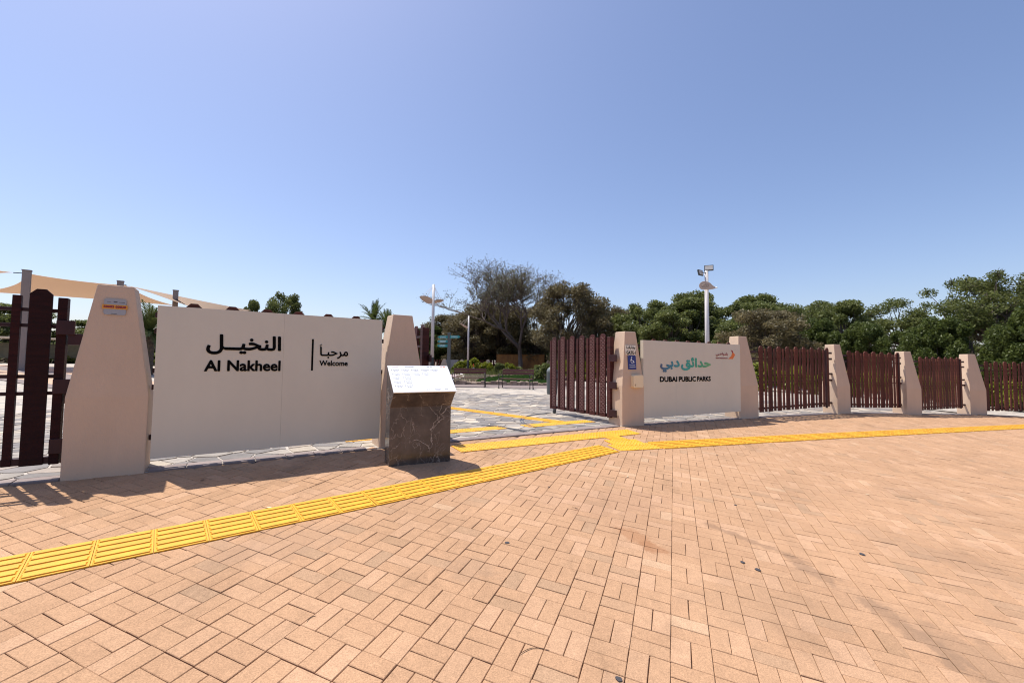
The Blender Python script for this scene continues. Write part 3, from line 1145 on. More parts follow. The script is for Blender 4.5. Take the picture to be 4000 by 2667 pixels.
M_grad = gradient_mat()
text_mesh('arabic_lettering', '\uFEF2\uFE91\uFEA9\u200A\uFED6\uFE8B\uFE8D\uFEAA\uFEA3', .446, 1.955, 1.452, 1.752, M_grad, S2, bold=.012, copies=8)
for wd, a0_, a1_ in (('DUBAI', .434, .922), ('PUBLIC', .969, 1.483), ('PARKS', 1.519, 1.949)):
    text_mesh('lettering', wd, a0_, a1_, 1.262, 1.367, M_black, S2, bold=.0062, copies=8)
M_red = mat('print_red', (.30, .02, .03), .4)
M_orange = mat('print_orange', (.75, .16, .01), .4)
text_mesh('logo_lettering', '\uFEF2\uFE91\uFEA9\u200A\uFE94\uFEF3\uFEAA\uFEE0\uFE91', 2.127, 2.53, 1.785, 1.880, M_red, S2, bold=.003, copies=6)
text_mesh('logo_lettering', 'DUBAI MUNICIPALITY', 2.127, 2.53, 1.738, 1.764, M_red, S2, bold=.0022, copies=6)
lg = MB().prism([(2.546, 1.738), (2.707, 1.739), (2.789, 1.833), (2.725, 1.882), (2.69, 1.868), (2.655, 1.80)], -.004, -.0005).build('logo_arrow', M_orange, S2)
MB().prism([(2.636, 1.933), (2.70, 1.925), (2.725, 1.884), (2.69, 1.870), (2.67, 1.905)], -.004, -.0005).build('logo_tip', M_red, S2)

# ------------------------------------------------------------------ plates on pillars
gp = thing('gate_number_plate', 'cream plate reading GATE-1 in English and Arabic above the blue sign', 'plate', (2.03, 7.88, 0), R(27.5))
LEAN = .075
M_cream = mat('cream_plate', (.80, .72, .58), .4)


def lean_z(o):
    """plates follow the lean of the pillar's upper face"""
    o.rotation_euler = (-.072, 0, o.rotation_euler[2])
    return o


gp.location = (2.03, 7.88, 1.195)
lean_z(gp)
z0 = 1.195
MB().box(.110, .368, -.010, -.004, 1.774 - z0, 1.956 - z0).build('plate', M_cream, gp, bevel=.001)
text_mesh('lettering', '\u0661\u200A\u0640\u200A\uFEE2\uFED7\uFEAD\u200A\uFE94\uFE91\uFE8D\uFEEE\uFE91', .128, .352, 1.868 - z0, 1.945 - z0, M_black, gp, y=-.012, bold=.0016, copies=6)
text_mesh('lettering', 'GATE-1', .130, .358, 1.786 - z0, 1.850 - z0, M_black, gp, y=-.012, bold=.0030, copies=6)
wp = thing('wheelchair_sign', 'blue sign with white wheelchair symbol on the pillar', 'sign', (2.03, 7.88, 1.195), R(27.5))
lean_z(wp)
M_blue = mat('sign_blue', (.008, .012, .16), .3)
MB().box(.160, .356, -.010, -.004, 1.503 - z0, 1.768 - z0).build('plate', M_blue, wp, bevel=.001)


def strip(mb, pts, w_, y=-.0115):
    for (x0, a0), (x1, a1) in zip(pts[:-1], pts[1:]):
        d = Vector((x1 - x0, a1 - a0))
        n_ = Vector((-d.y, d.x)).normalized() * w_ / 2
        e = d.normalized() * w_ * .3
        mb.add([(x0 - e.x - n_.x, y, a0 - e.y - n_.y), (x1 + e.x - n_.x, y, a1 + e.y - n_.y), (x1 + e.x + n_.x, y, a1 + e.y + n_.y), (x0 - e.x + n_.x, y, a0 - e.y + n_.y)], [(0, 1, 2, 3)])


sy_ = MB()
cx_, cz_ = .262, 1.655 - z0
strip(sy_, [(cx_ + .034 * math.cos(R(a)), cz_ + .034 * math.sin(R(a))) for a in range(110, 385, 18)], .009)
strip(sy_, [(.240, 1.718 - z0), (.246, 1.672 - z0), (.283, 1.668 - z0), (.300, 1.630 - z0), (.314, 1.636 - z0)], .011, -.0118)
strip(sy_, [(.236, 1.700 - z0), (.222, 1.672 - z0)], .008, -.0121)
sy_.add([(.254 + .011 * math.cos(t * math.pi / 4), -.0122, 1.732 - z0 + .011 * math.sin(t * math.pi / 4)) for t in range(8)], [tuple(range(8))])
sy_.build('wheelchair_symbol', M_white, wp)
tl = MB()
for z_, a0, a1 in ((1.590, .185, .335), (1.578, .20, .32), (1.552, .182, .338), (1.541, .205, .315)):
    u = a0
    while u < a1 - .01:
        l_ = rnd.uniform(.01, .024)
        strip(tl, [(u, z_ - z0), (min(u + l_, a1), z_ - z0)], .005)
        u += l_ + .007
tl.build('small_print', M_white, wp)
bt = MB()
for u in (.172, .344):
    for z_ in (1.515, 1.756):
        bt.add([(u + .006 * math.cos(t * math.pi / 3), -.0115, z_ - z0 + .006 * math.sin(t * math.pi / 3)) for t in range(6)], [tuple(range(6))])
bt.build('screws', mat('screw', (.45, .4, .38), .3, metal=.6), wp)

iv = thing('wall_box', 'cream plastic box with rounded corners below the blue wheelchair sign', 'box', (2.03, 7.88, 0), R(27.5))
def rrect(x0, x1, z0_, z1_, r_, n=5):
    o = []
    for (cx, cz, a0) in ((x1 - r_, z1_ - r_, 0), (x0 + r_, z1_ - r_, 90), (x0 + r_, z0_ + r_, 180), (x1 - r_, z0_ + r_, 270)):
        for k in range(n):
            a = R(a0 + 90 * k / (n - 1))
            o.append((cx + r_ * math.cos(a), cz + r_ * math.sin(a)))
    return o


M_boxc = mat('cream_plastic', (.80, .66, .44), .35)
MB().prism(rrect(.214, .452, 1.166, 1.402, .028), -.07, .03).build('casing', M_boxc, iv, bevel=.006)
MB().prism(rrect(.236, .262, 1.20, 1.235, .008), -.0725, -.068).build('label_window', mat('dull_tan', (.42, .30, .18), .4), iv)

np_ = thing('number_plate', 'small grey plate with a yellow band and red digits on the nearest pillar', 'plate', (-4.0, 3.86, 1.245), R(33.7))
lean_z(np_)
z0 = 1.245
M_greyplate = mat('grey_plate', (.36, .355, .36), .35)
M_yel2 = mat('plate_yellow', (.78, .33, .015), .4)
MB().prism(rrect(.214, .372, 2.016 - z0, 2.170 - z0, .018), -.012, -.003).build('plate', M_greyplate, np_)
MB().prism([(.203, 2.072 - z0), (.379, 2.072 - z0), (.385, 2.092 - z0), (.379, 2.112 - z0), (.203, 2.112 - z0)], -.016, -.010).build('band', M_yel2, np_)
text_mesh('digits', '50683 03820', .212, .374, 2.080 - z0, 2.104 - z0, M_red, np_, y=-.0175, bold=.0018, copies=6)
fl = MB()
strip(fl, [(.284, 2.140 - z0), (.304, 2.140 - z0)], .011, -.0135)
strip(fl, [(.320, 2.137 - z0), (.360, 2.137 - z0)], .004, -.0135)
strip(fl, [(.235, 2.137 - z0), (.262, 2.137 - z0)], .003, -.0135)
strip(fl, [(.268, 2.026 - z0), (.308, 2.026 - z0)], .004, -.0135)
fl.build('small_print', mat('dark_print', (.09, .08, .09), .4), np_)

# ------------------------------------------------------------------ marble information stand
def marble():
    m, nt, b = nodes_of('dark_marble')
    L = nt.links.new
    tc = nt.nodes.new('ShaderNodeTexCoord')
    n = nt.nodes.new('ShaderNodeTexNoise'); n.inputs['Scale'].default_value = 3.2; n.inputs['Detail'].default_value = 8; n.inputs['Roughness'].default_value = .65
    L(tc.outputs['Object'], n.inputs['Vector'])
    rp = nt.nodes.new('ShaderNodeValToRGB')
    rp.color_ramp.elements[0].position = .3; rp.color_ramp.elements[0].color = (.035, .029, .027, 1)
    rp.color_ramp.elements[1].position = .75; rp.color_ramp.elements[1].color = (.145, .115, .10, 1)
    L(n.outputs['Fac'], rp.inputs[0])
    cur = rp.outputs[0]
    for sc_, th_, st_, seed_ in ((2.3, .016, 1.0, 0), (5.0, .020, .6, 3.7)):
        mp = nt.nodes.new('ShaderNodeMapping'); mp.inputs['Location'].default_value = (seed_, seed_ * .7, .3); mp.inputs['Scale'].default_value = (1.5, 1.5, .75)
        nz = nt.nodes.new('ShaderNodeTexNoise'); nz.inputs['Scale'].default_value = 5; nz.inputs['Detail'].default_value = 5
        L(tc.outputs['Object'], nz.inputs['Vector'])
        ad = nt.nodes.new('ShaderNodeVectorMath'); ad.operation = 'MULTIPLY_ADD'; ad.inputs[1].default_value = (.34, .34, .34)
        L(nz.outputs['Color'], ad.inputs[0]); L(tc.outputs['Object'], ad.inputs[2]); L(ad.outputs[0], mp.inputs[0])
        v = nt.nodes.new('ShaderNodeTexVoronoi'); v.feature = 'DISTANCE_TO_EDGE'; v.inputs['Scale'].default_value = sc_
        L(mp.outputs[0], v.inputs['Vector'])
        mr = nt.nodes.new('ShaderNodeMapRange'); mr.inputs['From Min'].default_value = th_; mr.inputs['From Max'].default_value = 0
        L(v.outputs['Distance'], mr.inputs['Value'])
        n2 = nt.nodes.new('ShaderNodeTexNoise'); n2.inputs['Scale'].default_value = 2.4; L(mp.outputs[0], n2.inputs['Vector'])
        m2 = nt.nodes.new('ShaderNodeMapRange'); m2.inputs['From Min'].default_value = .45; m2.inputs['From Max'].default_value = .62; m2.inputs['To Max'].default_value = st_
        L(n2.outputs['Fac'], m2.inputs['Value'])
        mu = nt.nodes.new('ShaderNodeMath'); mu.operation = 'MULTIPLY'; L(mr.outputs[0], mu.inputs[0]); L(m2.outputs[0], mu.inputs[1])
        mx = nt.nodes.new('ShaderNodeMix'); mx.data_type = 'RGBA'; L(mu.outputs[0], mx.inputs['Factor']); L(cur, mx.inputs['A']); mx.inputs['B'].default_value = (.55, .48, .42, 1)
        cur = mx.outputs['Result']
    L(cur, b.inputs['Base Color'])
    b.inputs['Roughness'].default_value = .16
    return m


M_marble = marble()
pa = math.atan2(.35, .63)
ST = thing('information_stand', 'dark veined marble stand with a sloping white printed top', 'stand', (-1.36, 4.84, 0), pa)
mb = MB()
W_ = .725
side = [(0.0, .30), (.20, .30), (.20, 1.540), (.17, 1.540), (-.155, 1.252), (-.135, 1.243), (0.0, 1.083)]   # (depth, z)
vs = [(0, p[0], p[1]) for p in side] + [(W_, p[0], p[1]) for p in side]
n = len(side)
mb.add(vs, [tuple(range(n)), tuple(reversed(range(n, 2 * n)))] + [(i, (i + 1) % n, (i + 1) % n + n, i + n) for i in range(n)])
mb.build('marble_body', M_marble, ST, bevel=.003)
# printed top plate, laid on the slope
tp = put('top_plate', None, ST)
sl = math.atan2(1.545 - 1.262, .325)
ln = math.hypot(.325, .283) + .01
pl = MB().box(-.004, W_ + .004, 0, ln, 0, .012)
tp = pl.build('top_plate', M_white, ST, bevel=.002)
tp.location = (0, -.163, 1.256)
tp.rotation_euler = (sl, 0, 0)
M_print = mat('grey_print', (.10, .10, .11), .5)
pr_ = MB()


def flat(mb, x0, x1, v0, v1, z=.0128):
    mb.add([(x0, v0, z), (x1, v0, z), (x1, v1, z), (x0, v1, z)], [(0, 1, 2, 3)])


ro = random.Random(5)
for r_, nc in ((0, 5), (1, 4), (2, 2), (3, 2), (4, 2)):
    v = ln - .075 - r_ * .066
    for c in range(nc):
        u = .03 + c * .118 + ro.uniform(-.004, .004)
        pr_.add([(u + .006 * math.cos(t * math.pi / 3), v + .003 + .006 * math.sin(t * math.pi / 3), .0128) for t in range(6)], [tuple(range(6))])
        x = u + .014
        while x < u + .078:
            l_ = ro.uniform(.008, .018)
            flat(pr_, x, x + l_, v, v + .006)
            x += l_ + .004
        x = u + .024
        while x < u + .070:
            l_ = ro.uniform(.008, .014)
            flat(pr_, x, x + l_, v - .022, v - .018)
            x += l_ + .005
for (x0, x1, vv, hh) in ((.20, .30, ln - .024, .008), (.46, .49, ln - .024, .006), (.50, .53, ln - .024, .006), (.38, .39, .03, .008), (.405, .412, .03, .008), (.43, .44, .03, .008), (.47, .54, .034, .004), (.485, .525, .020, .004), (.59, .63, .03, .006)):
    x = x0
    while x < x1 - .004:
        l_ = min(ro.uniform(.008, .014), x1 - x)
        flat(pr_, x, x + l_, vv, vv + hh)
        x += l_ + .003
o = pr_.build('printed_text', M_print, tp)
lg = MB()
flat(lg, .045, .12, ln - .022, ln - .016)
lg.build('red_print', mat('pale_red', (.6, .25, .22), .5), tp)
lg = MB().add([(.665, ln - .03, .0129), (.685, ln - .03, .0129), (.692, ln - .018, .0129), (.682, ln - .008, .0129)], [(0, 1, 2, 3)])
flat(lg, .628, .66, ln - .026, ln - .020)
lg.build('orange_emblem', M_orange, tp)


# ================================================================== beyond the fence
def leaf_cloud(C, size, jitter=.35, flat_=.0, seed=0, elong=1.6):
    """one small leaf-shaped quad per centre"""
    r_ = np.random.RandomState(seed)
    n = len(C)
    d = r_.normal(size=(n, 3))
    d[:, 2] *= (1 - flat_)
    d /= np.linalg.norm(d, axis=1)[:, None]
    e = r_.normal(size=(n, 3))
    e -= d * (e * d).sum(1)[:, None]
    e /= np.linalg.norm(e, axis=1)[:, None]
    s_ = size * (1 + jitter * r_.uniform(-1, 1, n))[:, None]
    a_, b_ = d * s_ * elong * .5, e * s_ * .5
    V = np.stack([C - a_, C + b_, C + a_, C - b_], 1).reshape(-1, 3)
    F = np.arange(4 * n).reshape(-1, 4)
    return V, F


def tubes(segs, sides=4):
    """segs: p0, p1, r0, r1 -> quads"""
    S = np.array([list(a) + list(b) + [c, d] for a, b, c, d in segs])
    p0, p1, q0, q1 = S[:, :3], S[:, 3:6], S[:, 6], S[:, 7]
    d = p1 - p0
    d /= np.maximum(np.linalg.norm(d, axis=1)[:, None], 1e-6)
    h = np.where(np.abs(d[:, 2:3]) < .9, [[0, 0, 1.]], [[1., 0, 0]])
    u = np.cross(d, h)
    u /= np.linalg.norm(u, axis=1)[:, None]
    v = np.cross(d, u)
    rings = []
    for p, q_ in ((p0, q0), (p1, q1)):
        for k in range(sides):
            t = 2 * math.pi * k / sides
            rings.append(p + q_[:, None] * (math.cos(t) * u + math.sin(t) * v))
    V = np.stack(rings, 1)
    n = len(S)
    base = (np.arange(n) * 2 * sides)[:, None]
    F = np.concatenate([np.stack([base[:, 0] + k, base[:, 0] + (k + 1) % sides, base[:, 0] + sides + (k + 1) % sides, base[:, 0] + sides + k], -1) for k in range(sides)])
    return V.reshape(-1, 3), F


def grow(seed, H, lean=(0, 0), levels=5, trunk_h=.22, spread=.9, r0=.22, kids=(3, 5), upb=.25, wob=.22, ratio=.68, first=None, droop=0.0):
    """branching skeleton; returns segments with their level and the twig ends"""
    rr = random.Random(seed)
    segs, tips = [], []

    def br(p, d, L_, r_, lv):
        n = 3 if lv < 2 else 2
        q_ = Vector(p)
        dd = Vector(d)
        for k in range(n):
            dd = (dd + Vector((rr.gauss(0, wob), rr.gauss(0, wob), rr.gauss(0, wob * .6) + (upb if lv < 3 else -droop) * .25))).normalized()
            nq = q_ + dd * L_ / n
            ra, rb = r_ * (1 - .3 * k / n), r_ * (1 - .3 * (k + 1) / n)
            segs.append((tuple(q_), tuple(nq), ra, rb))
            q_ = nq
            if lv >= levels - 2:
                tips.append((tuple(q_), tuple(dd)))
        if lv >= levels:
            return
        for k in range(rr.randint(*kids)):
            az = rr.uniform(0, 2 * math.pi)
            side = Vector((math.cos(az), math.sin(az), rr.uniform(-.1, .5) + upb))
            nd = (dd * rr.uniform(.45, .9) + side * spread * rr.uniform(.6, 1.1)).normalized()
            start = q_ if k else q_
            br(start, nd, L_ * ratio * rr.uniform(.75, 1.15), r_ * .62, lv + 1)
    br((0, 0, 0), Vector((lean[0], lean[1], 1)).normalized(), H * trunk_h, r0, 0)
    top = max(s_[1][2] for s_ in segs)
    k = H / top
    segs = [(tuple(c * k for c in a), tuple(c * k for c in b), r1_ * k, r2_ * k) for a, b, r1_, r2_ in segs]
    tips = [(tuple(c * k for c in a), d) for a, d in tips]
    return segs, tips


def make_tree(name, label, cat, seed, H, leaf_m, bark_m, per_tip=6, size=.13, puff=.35, group=None, elong=1.6, hide=0.0, zsq=1.0, wide=1.0, **kw):
    t = thing(name, label, cat, (0, 0, 0), 0, group)
    segs, tips = grow(seed, H, **kw)
    rs_ = np.random.RandomState(seed)
    thick = [s_ for s_ in segs if s_[2] > .012]
    V, F = tubes([(tuple(np.array(a) * [wide, wide, 1]), tuple(np.array(b) * [wide, wide, 1]), c, d) for a, b, c, d in segs], 4)
    V[:, 2] -= .0
    put('trunk', np_mesh('trunk', V, F, bark_m), t)
    T = np.array([p for p, d in tips]) * [wide, wide, 1]
    if per_tip > 0:
        keepm = rs_.rand(len(T)) > hide
        T = T[keepm]
        C = np.repeat(T, per_tip, 0) + rs_.normal(0, puff, (len(T) * per_tip, 3)) * [1, 1, .75]
        V, F = leaf_cloud(C, size, seed=seed, elong=elong)
        put('crown', np_mesh('crown', V, F, leaf_m), t)
    return t


M_lgreen = leaf_mat('leaf_green', (.075, .098, .028), (.215, .235, .070), .42)
M_lolive = leaf_mat('leaf_olive', (.050, .055, .020), (.115, .105, .035), .25)
M_lbrown = leaf_mat('leaf_brown_olive', (.11, .092, .045), (.22, .18, .085), .3)
M_lgrey = leaf_mat('leaf_grey_green', (.12, .115, .065), (.21, .20, .11), .35)
M_ldark = leaf_mat('leaf_dark', (.034, .058, .014), (.145, .175, .040), .38)
M_lyellow = leaf_mat('leaf_yellow_green', (.12, .16, .012), (.30, .30, .03), .35)
M_grassm = leaf_mat('grass_blades', (.035, .085, .015), (.08, .16, .03), .35)
M_palm = leaf_mat('palm_leaf', (.05, .075, .025), (.12, .15, .04), .3)

def mound_tree(name, label, seed, H, W, n, leaf_m, bark_m, bumps=60, size=.14, elong=2.0, group=None, z0=.16, br=(.10, .20), trunk_r=.2, top=2.2, sparse=1.0, twigs=260):
    """rounded crown of many leafy clumps hung on limbs, open to the sky between the clumps"""
    t = thing(name, label, 'tree', (0, 0, 0), 0, group)
    r_ = np.random.RandomState(seed)
    cl = []
    for k in range(bumps):
        f = r_.uniform(z0, .95)
        env = W / 2 * math.sqrt(max(.03, 1 - abs((f - .48) / .54) ** top)) * r_.uniform(.85, 1.1)
        a_ = r_.uniform(0, 2 * math.pi)
        q_ = env * math.sqrt(r_.uniform(.12, 1))
        cl.append((q_ * math.cos(a_), q_ * math.sin(a_), f * H, W * r_.uniform(*br)))
    cl = np.array(cl)
    p_ = cl[:, 3] ** 2
    idx = r_.choice(len(cl), n, p=p_ / p_.sum())
    d = r_.normal(size=(n, 3))
    d /= np.linalg.norm(d, axis=1)[:, None]
    rad = cl[idx, 3] * (r_.uniform(0, 1, n) ** .55) * 1.12 * sparse
    C = cl[idx, :3] + d * rad[:, None] * [1, 1, .8]
    C[:, 2] = np.maximum(C[:, 2], .1)
    V, F = leaf_cloud(C, size, seed=seed, elong=elong)
    put('crown', np_mesh('crown', V, F, leaf_m), t)
    rr = random.Random(seed)
    segs = []
    fork = Vector((rr.gauss(0, .03) * H, rr.gauss(0, .03) * H, H * z0 * rr.uniform(.8, 1.2)))
    segs.append(((0, 0, -.2), tuple(fork * .5 + Vector((rr.gauss(0, .1), 0, 0))), trunk_r, trunk_r * .8))
    segs.append((segs[-1][1], tuple(fork), trunk_r * .8, trunk_r * .7))
    for c in cl:
        c_ = Vector(c[:3])
        m1 = fork.lerp(c_, .35) + Vector((rr.gauss(0, .05) * W, rr.gauss(0, .05) * W, .03 * H))
        m2 = fork.lerp(c_, .7) + Vector((rr.gauss(0, .05) * W, rr.gauss(0, .05) * W, .02 * H))
        segs += [(tuple(fork), tuple(m1), trunk_r * .42, trunk_r * .28), (tuple(m1), tuple(m2), trunk_r * .28, trunk_r * .17), (tuple(m2), tuple(c_), trunk_r * .17, trunk_r * .08)]
    for k in range(twigs):
        i = rr.randrange(len(cl))
        c_ = Vector(cl[i, :3])
        out = Vector((rr.gauss(0, 1), rr.gauss(0, 1), rr.gauss(.45, .8))).normalized()
        e_ = c_ + out * cl[i, 3] * rr.uniform(.8, 1.35)
        mid_ = c_.lerp(e_, .5) + Vector((rr.gauss(0, .08), rr.gauss(0, .08), rr.gauss(0, .08)))
        segs += [(tuple(c_), tuple(mid_), .022, .015), (tuple(mid_), tuple(e_), .015, .006)]
    V, F = tubes(segs, 5)
    put('trunk', np_mesh('trunk', V, F, bark_m), t)
    return t


# --- the big half bare tree
TA = make_tree('bare_tree', 'tall half bare tree with a leaning trunk rising above everything in the gateway', 'tree', 31, 14.2, M_lgrey, M_bark_grey,
               per_tip=4, size=.07, puff=.20, levels=6, trunk_h=.17, spread=.66, r0=.25, kids=(3, 4), upb=.40, wob=.22, ratio=.84, lean=(-.25, 0), wide=1.3, elong=2.6)
TA.location = (.9, 52.6, gzf(.9, 52.6) - .1)
TA.rotation_euler = (0, 0, math.pi)
# --- brown olive trees
TB = mound_tree('acacia_tree', 'rounded brown olive tree just right of the half bare tree', 33, 9.3, 7.6, 24000, M_lbrown, M_bark, bumps=80, size=.10, elong=2.8,
                group='brown olive trees beyond the gate', z0=.14, br=(.07, .13), trunk_r=.24, twigs=900)
TB.location = (5.9, 44, gzf(6.4, 44))
GRB = 'brown olive trees beyond the gate'


def place(src, label, x, y, h_scale, rz, wx=1.0, group=None, dz=0.0):
    c = copy_tree(src)
    c.location = (x, y, gzf(x, y) - .05 + dz)
    c.rotation_euler = (0, 0, rz)
    c.scale = (h_scale * wx, h_scale * wx, h_scale)
    c['label'] = label
    if group:
        c['group'] = group
    return c


place(TB, 'brown olive tree filling the gap under the left side of the half bare tree', -3.6, 64, 1.05, 2.0, 1.5)
place(TB, 'brown olive tree directly behind the trunk of the half bare tree', -1.6, 59, 1.0, 5.2, 1.2)
place(TB, 'brown olive tree between the lamp posts and the half bare tree', -5.6, 58, .86, 3.1, 1.2)
place(TB, 'brown olive tree under the right side of the half bare tree, behind the rusty box', 3.4, 58, .95, 4.1, 1.1)
place(TB, 'golden brown tree between the rounded brown tree and the gate number pillar', 10.0, 47, .80, 1.1, 1.1)
place(TB, 'dry brown feathery tree over the pillar at the right end of the parks board', 16.0, 27, .52, 5.0, 1.35)
place(TB, 'low brown tree behind the signpost, left of the half bare tree', -8.8, 66, .90, .6, 1.5)

# --- green broadleaf trees, three shapes
GRG = 'green trees beyond the parks board'
TG = mound_tree('green_tree', 'leafy green tree right behind the gate number pillar', 44, 7.4, 6.4, 30000, M_lgreen, M_bark, bumps=62, size=.115, elong=1.7, group=GRG, z0=.14, br=(.07, .15), trunk_r=.2, twigs=120)
TG.location = (13.4, 43, gzf(13, 43))
TG2 = mound_tree('green_tree', 'bushy green tree left of the floodlight pole, behind the parks board', 45, 7.8, 5.6, 26000, M_lgreen, M_bark, bumps=48, size=.12, elong=1.7, group=GRG, z0=.16, br=(.08, .16), top=1.6, trunk_r=.2, twigs=120)
TG2.location = (17.2, 40.5, gzf(17, 40))
TAIRY = mound_tree('airy_tree', 'tall airy tree with gaps of sky, top right corner of the tree line', 46, 8.6, 6.6, 14000, M_lgreen, M_bark, bumps=40, size=.088, elong=1.8,
                   group='airy trees above the hedge', z0=.42, br=(.06, .12), trunk_r=.16, twigs=260)
TAIRY.location = (28.0, 23.0, gzf(27, 22))
TAIRY.scale = (1, 1, .72)
place(TG, 'green tree directly behind the floodlight pole', 20.0, 39, .92, 2.2, 1.0)
place(TG2, 'green tree just right of the floodlight pole', 23.0, 40, .98, 3.6, .95)
place(TG, 'pointed green tree above the right half of the parks board', 21.0, 34.5, .86, 4.4, .95)
place(TG2, 'low green tree filling the row above the left half of the parks board', 13.0, 35.5, .70, 5.4, 1.15)
place(TG2, 'green tree between the gate number pillar and the floodlight pole', 15.6, 38.0, .88, 2.6, 1.3, GRG)
place(TG, 'green tree tucked left of the floodlight pole', 17.6, 44.0, .98, 5.1, 1.2, GRG)
place(TG2, 'far green tree closing the gap over the left end of the parks board', 13.0, 48.0, .92, 4.0, 1.3, GRG)
place(TG, 'far green tree behind the dry brown feathery tree', 25.5, 38.0, .92, .3, 1.2, GRG)
place(TG, 'low green tree between floodlight pole and the dry brown feathery tree', 17.3, 31, .68, .9, 1.1)
place(TG2, 'green tree between the dry brown feathery tree and the hedge', 23.5, 30, .74, 1.7, 1.0)
place(TG, 'far green tree peeping over the row near the gate number pillar', 19.0, 60, .95, 2.9, 1.0)
GA = 'airy trees above the hedge'
place(TAIRY, 'airy tree above the hedge, over the second pillar beyond the parks board', 27.5, 30.0, .72, 1.2, 1.2)
place(TAIRY, 'airy tree above the hedge, over the picket panel right of the parks board', 25.0, 34.0, .72, 2.4, 1.15)
place(TAIRY, 'airy tree above the hedge, over the third pillar beyond the parks board', 27.5, 26.5, .82, 3.3, 1.1)
place(TAIRY, 'airy tree above the hedge over the rightmost pillar', 26.8, 24.0, .84, 4.6, .95)
place(TAIRY, 'airy tree cut by the right picture edge above the last fence panel', 29.5, 21.2, .70, 5.3, 1.35)
place(TAIRY, 'near tree whose branch tips just enter at the right picture edge', 22.1, 13.2, .80, .2, .8)

# --- dense dark hedge of tall shrubs
def hedge_shrub(seed, H, W, n, name, label, group, m, size=.15, bumps=26):
    t = thing(name, label, 'shrub', (0, 0, 0), 0, group)
    r_ = np.random.RandomState(seed)
    c_ = []
    for k in range(bumps):
        z = H * (0.08 + .86 * r_.rand())
        env = W / 2 * (1 - (z / H) ** 2.4 * .75)
        a_ = r_.uniform(0, 2 * math.pi)
        rr_ = env * math.sqrt(r_.uniform(.25, 1))
        c_.append((rr_ * math.cos(a_), rr_ * math.sin(a_), z, r_.uniform(.20, .42) * W / 2.6))
    c_ = np.array(c_)
    idx = r_.randint(0, len(c_), n)
    d = r_.normal(size=(n, 3))
    d /= np.linalg.norm(d, axis=1)[:, None]
    rad = c_[idx, 3] * r_.uniform(.55, 1.12, n)
    C = c_[idx, :3] + d * rad[:, None] * [1, 1, 1.25]
    C[:, 2] = np.abs(C[:, 2]) + .02
    V, F = leaf_cloud(C, size, seed=seed, elong=1.7)
    put('foliage', np_mesh('foliage', V, F, m), t)
    segs = []
    rr = random.Random(seed)
    for k in range(4):
        p = Vector((rr.uniform(-.15, .15), rr.uniform(-.15, .15), -.1))
        for j in range(4):
            q_ = p + Vector((rr.gauss(0, .12), rr.gauss(0, .12), H * .2))
            segs.append((tuple(p), tuple(q_), .05 - .009 * j, .042 - .009 * j))
            p = q_
    V, F = tubes(segs, 5)
    put('stem', np_mesh('stem', V, F, M_bark), t)
    return t


GH = 'tall dark hedge shrubs behind the picket fence'
HS = [hedge_shrub(60 + k, H_, W_, 30000, 'hedge_shrub', 'tall dark hedge shrub', GH, M_ldark, .065) for k, (H_, W_) in enumerate(((4.0, 2.9), (3.7, 2.6), (4.2, 3.0)))]
hpts = []
LX, LY = 18.6, 31.0
k = 0
ways = ['dark hedge shrub standing right of the dry brown feathery tree', 'dark hedge shrub above the picket panel right of the parks board', 'dark hedge shrub above the first pillar beyond the parks board',
        'dark hedge shrub just right of the first pillar beyond the parks board', 'dark hedge shrub above the second picket panel', 'dark hedge shrub above the right end of the second picket panel',
        'dark hedge shrub above the second pillar beyond the parks board', 'dark hedge shrub above the third picket panel', 'dark hedge shrub above the right part of the third picket panel',
        'dark hedge shrub left of the rightmost pillar top', 'dark hedge shrub behind the rightmost pillar', 'dark hedge shrub right of the rightmost pillar', 'dark hedge shrub nearest the right picture edge', 'last dark hedge shrub at the right picture edge']
hx0, hy0, hx1, hy1 = 18.8, 29.5, 22.6, 15.6
for k in range(14):
    f = k / 13
    x = hx0 + (hx1 - hx0) * f + rnd.uniform(-.3, .3)
    y = hy0 + (hy1 - hy0) * f + rnd.uniform(-.2, .2)
    s_ = rnd.uniform(.86, 1.04)
    src = HS[k % 3]
    if k < 3:
        o = src
        o.location = (x, y, gzf(x, y) - .05)
        o.rotation_euler = (0, 0, rnd.uniform(0, 6))
        o['label'] = ways[k]
    else:
        place(src, ways[k], x, y, s_, rnd.uniform(0, 6), 1.0)
# darker shrubs along the back under the trees
GU = 'dark undergrowth shrubs below the far trees'
ul = ['dark shrub below the tree row, left part of the parks board', 'dark shrub below the tree row, middle of the parks board', 'dark shrub below the tree row by the floodlight pole',
      'dark shrub below the tree row right of the floodlight pole', 'dark shrub behind the gate number pillar', 'dark shrub seen through the right part of the open gate leaf',
      'dark shrub behind the open scale patterned gate leaf', 'dark shrub right of the rusty box', 'dark shrub behind the rusty box', 'dark shrub left of the rusty box',
      'dark shrub behind the thin far lamp post', 'dark shrub behind the green direction signs', 'dark shrub right of the white lamp pole', 'dark shrub behind the white lamp pole', 'dark rounded tree top right of the second pillar']
for k, (x, y, s_) in enumerate([(11.5, 39, .8), (14.0, 37, .85), (17.0, 36, .85), (20.5, 36.5, .9), (10.0, 46, .9), (8.3, 50, .9), (6.2, 56, 1.0), (4.5, 62, 1.0), (1.0, 63, 1.05), (-2.0, 64, 1.1), (-5.0, 64, 1.1), (-8.0, 65, 1.5), (-10.5, 63, 1.55), (-12.6, 62, 1.5), (-14.6, 66, 1.3)]):
    place(HS[k % 3], ul[k], x, y, s_, k * 1.3, 1.35, GU)

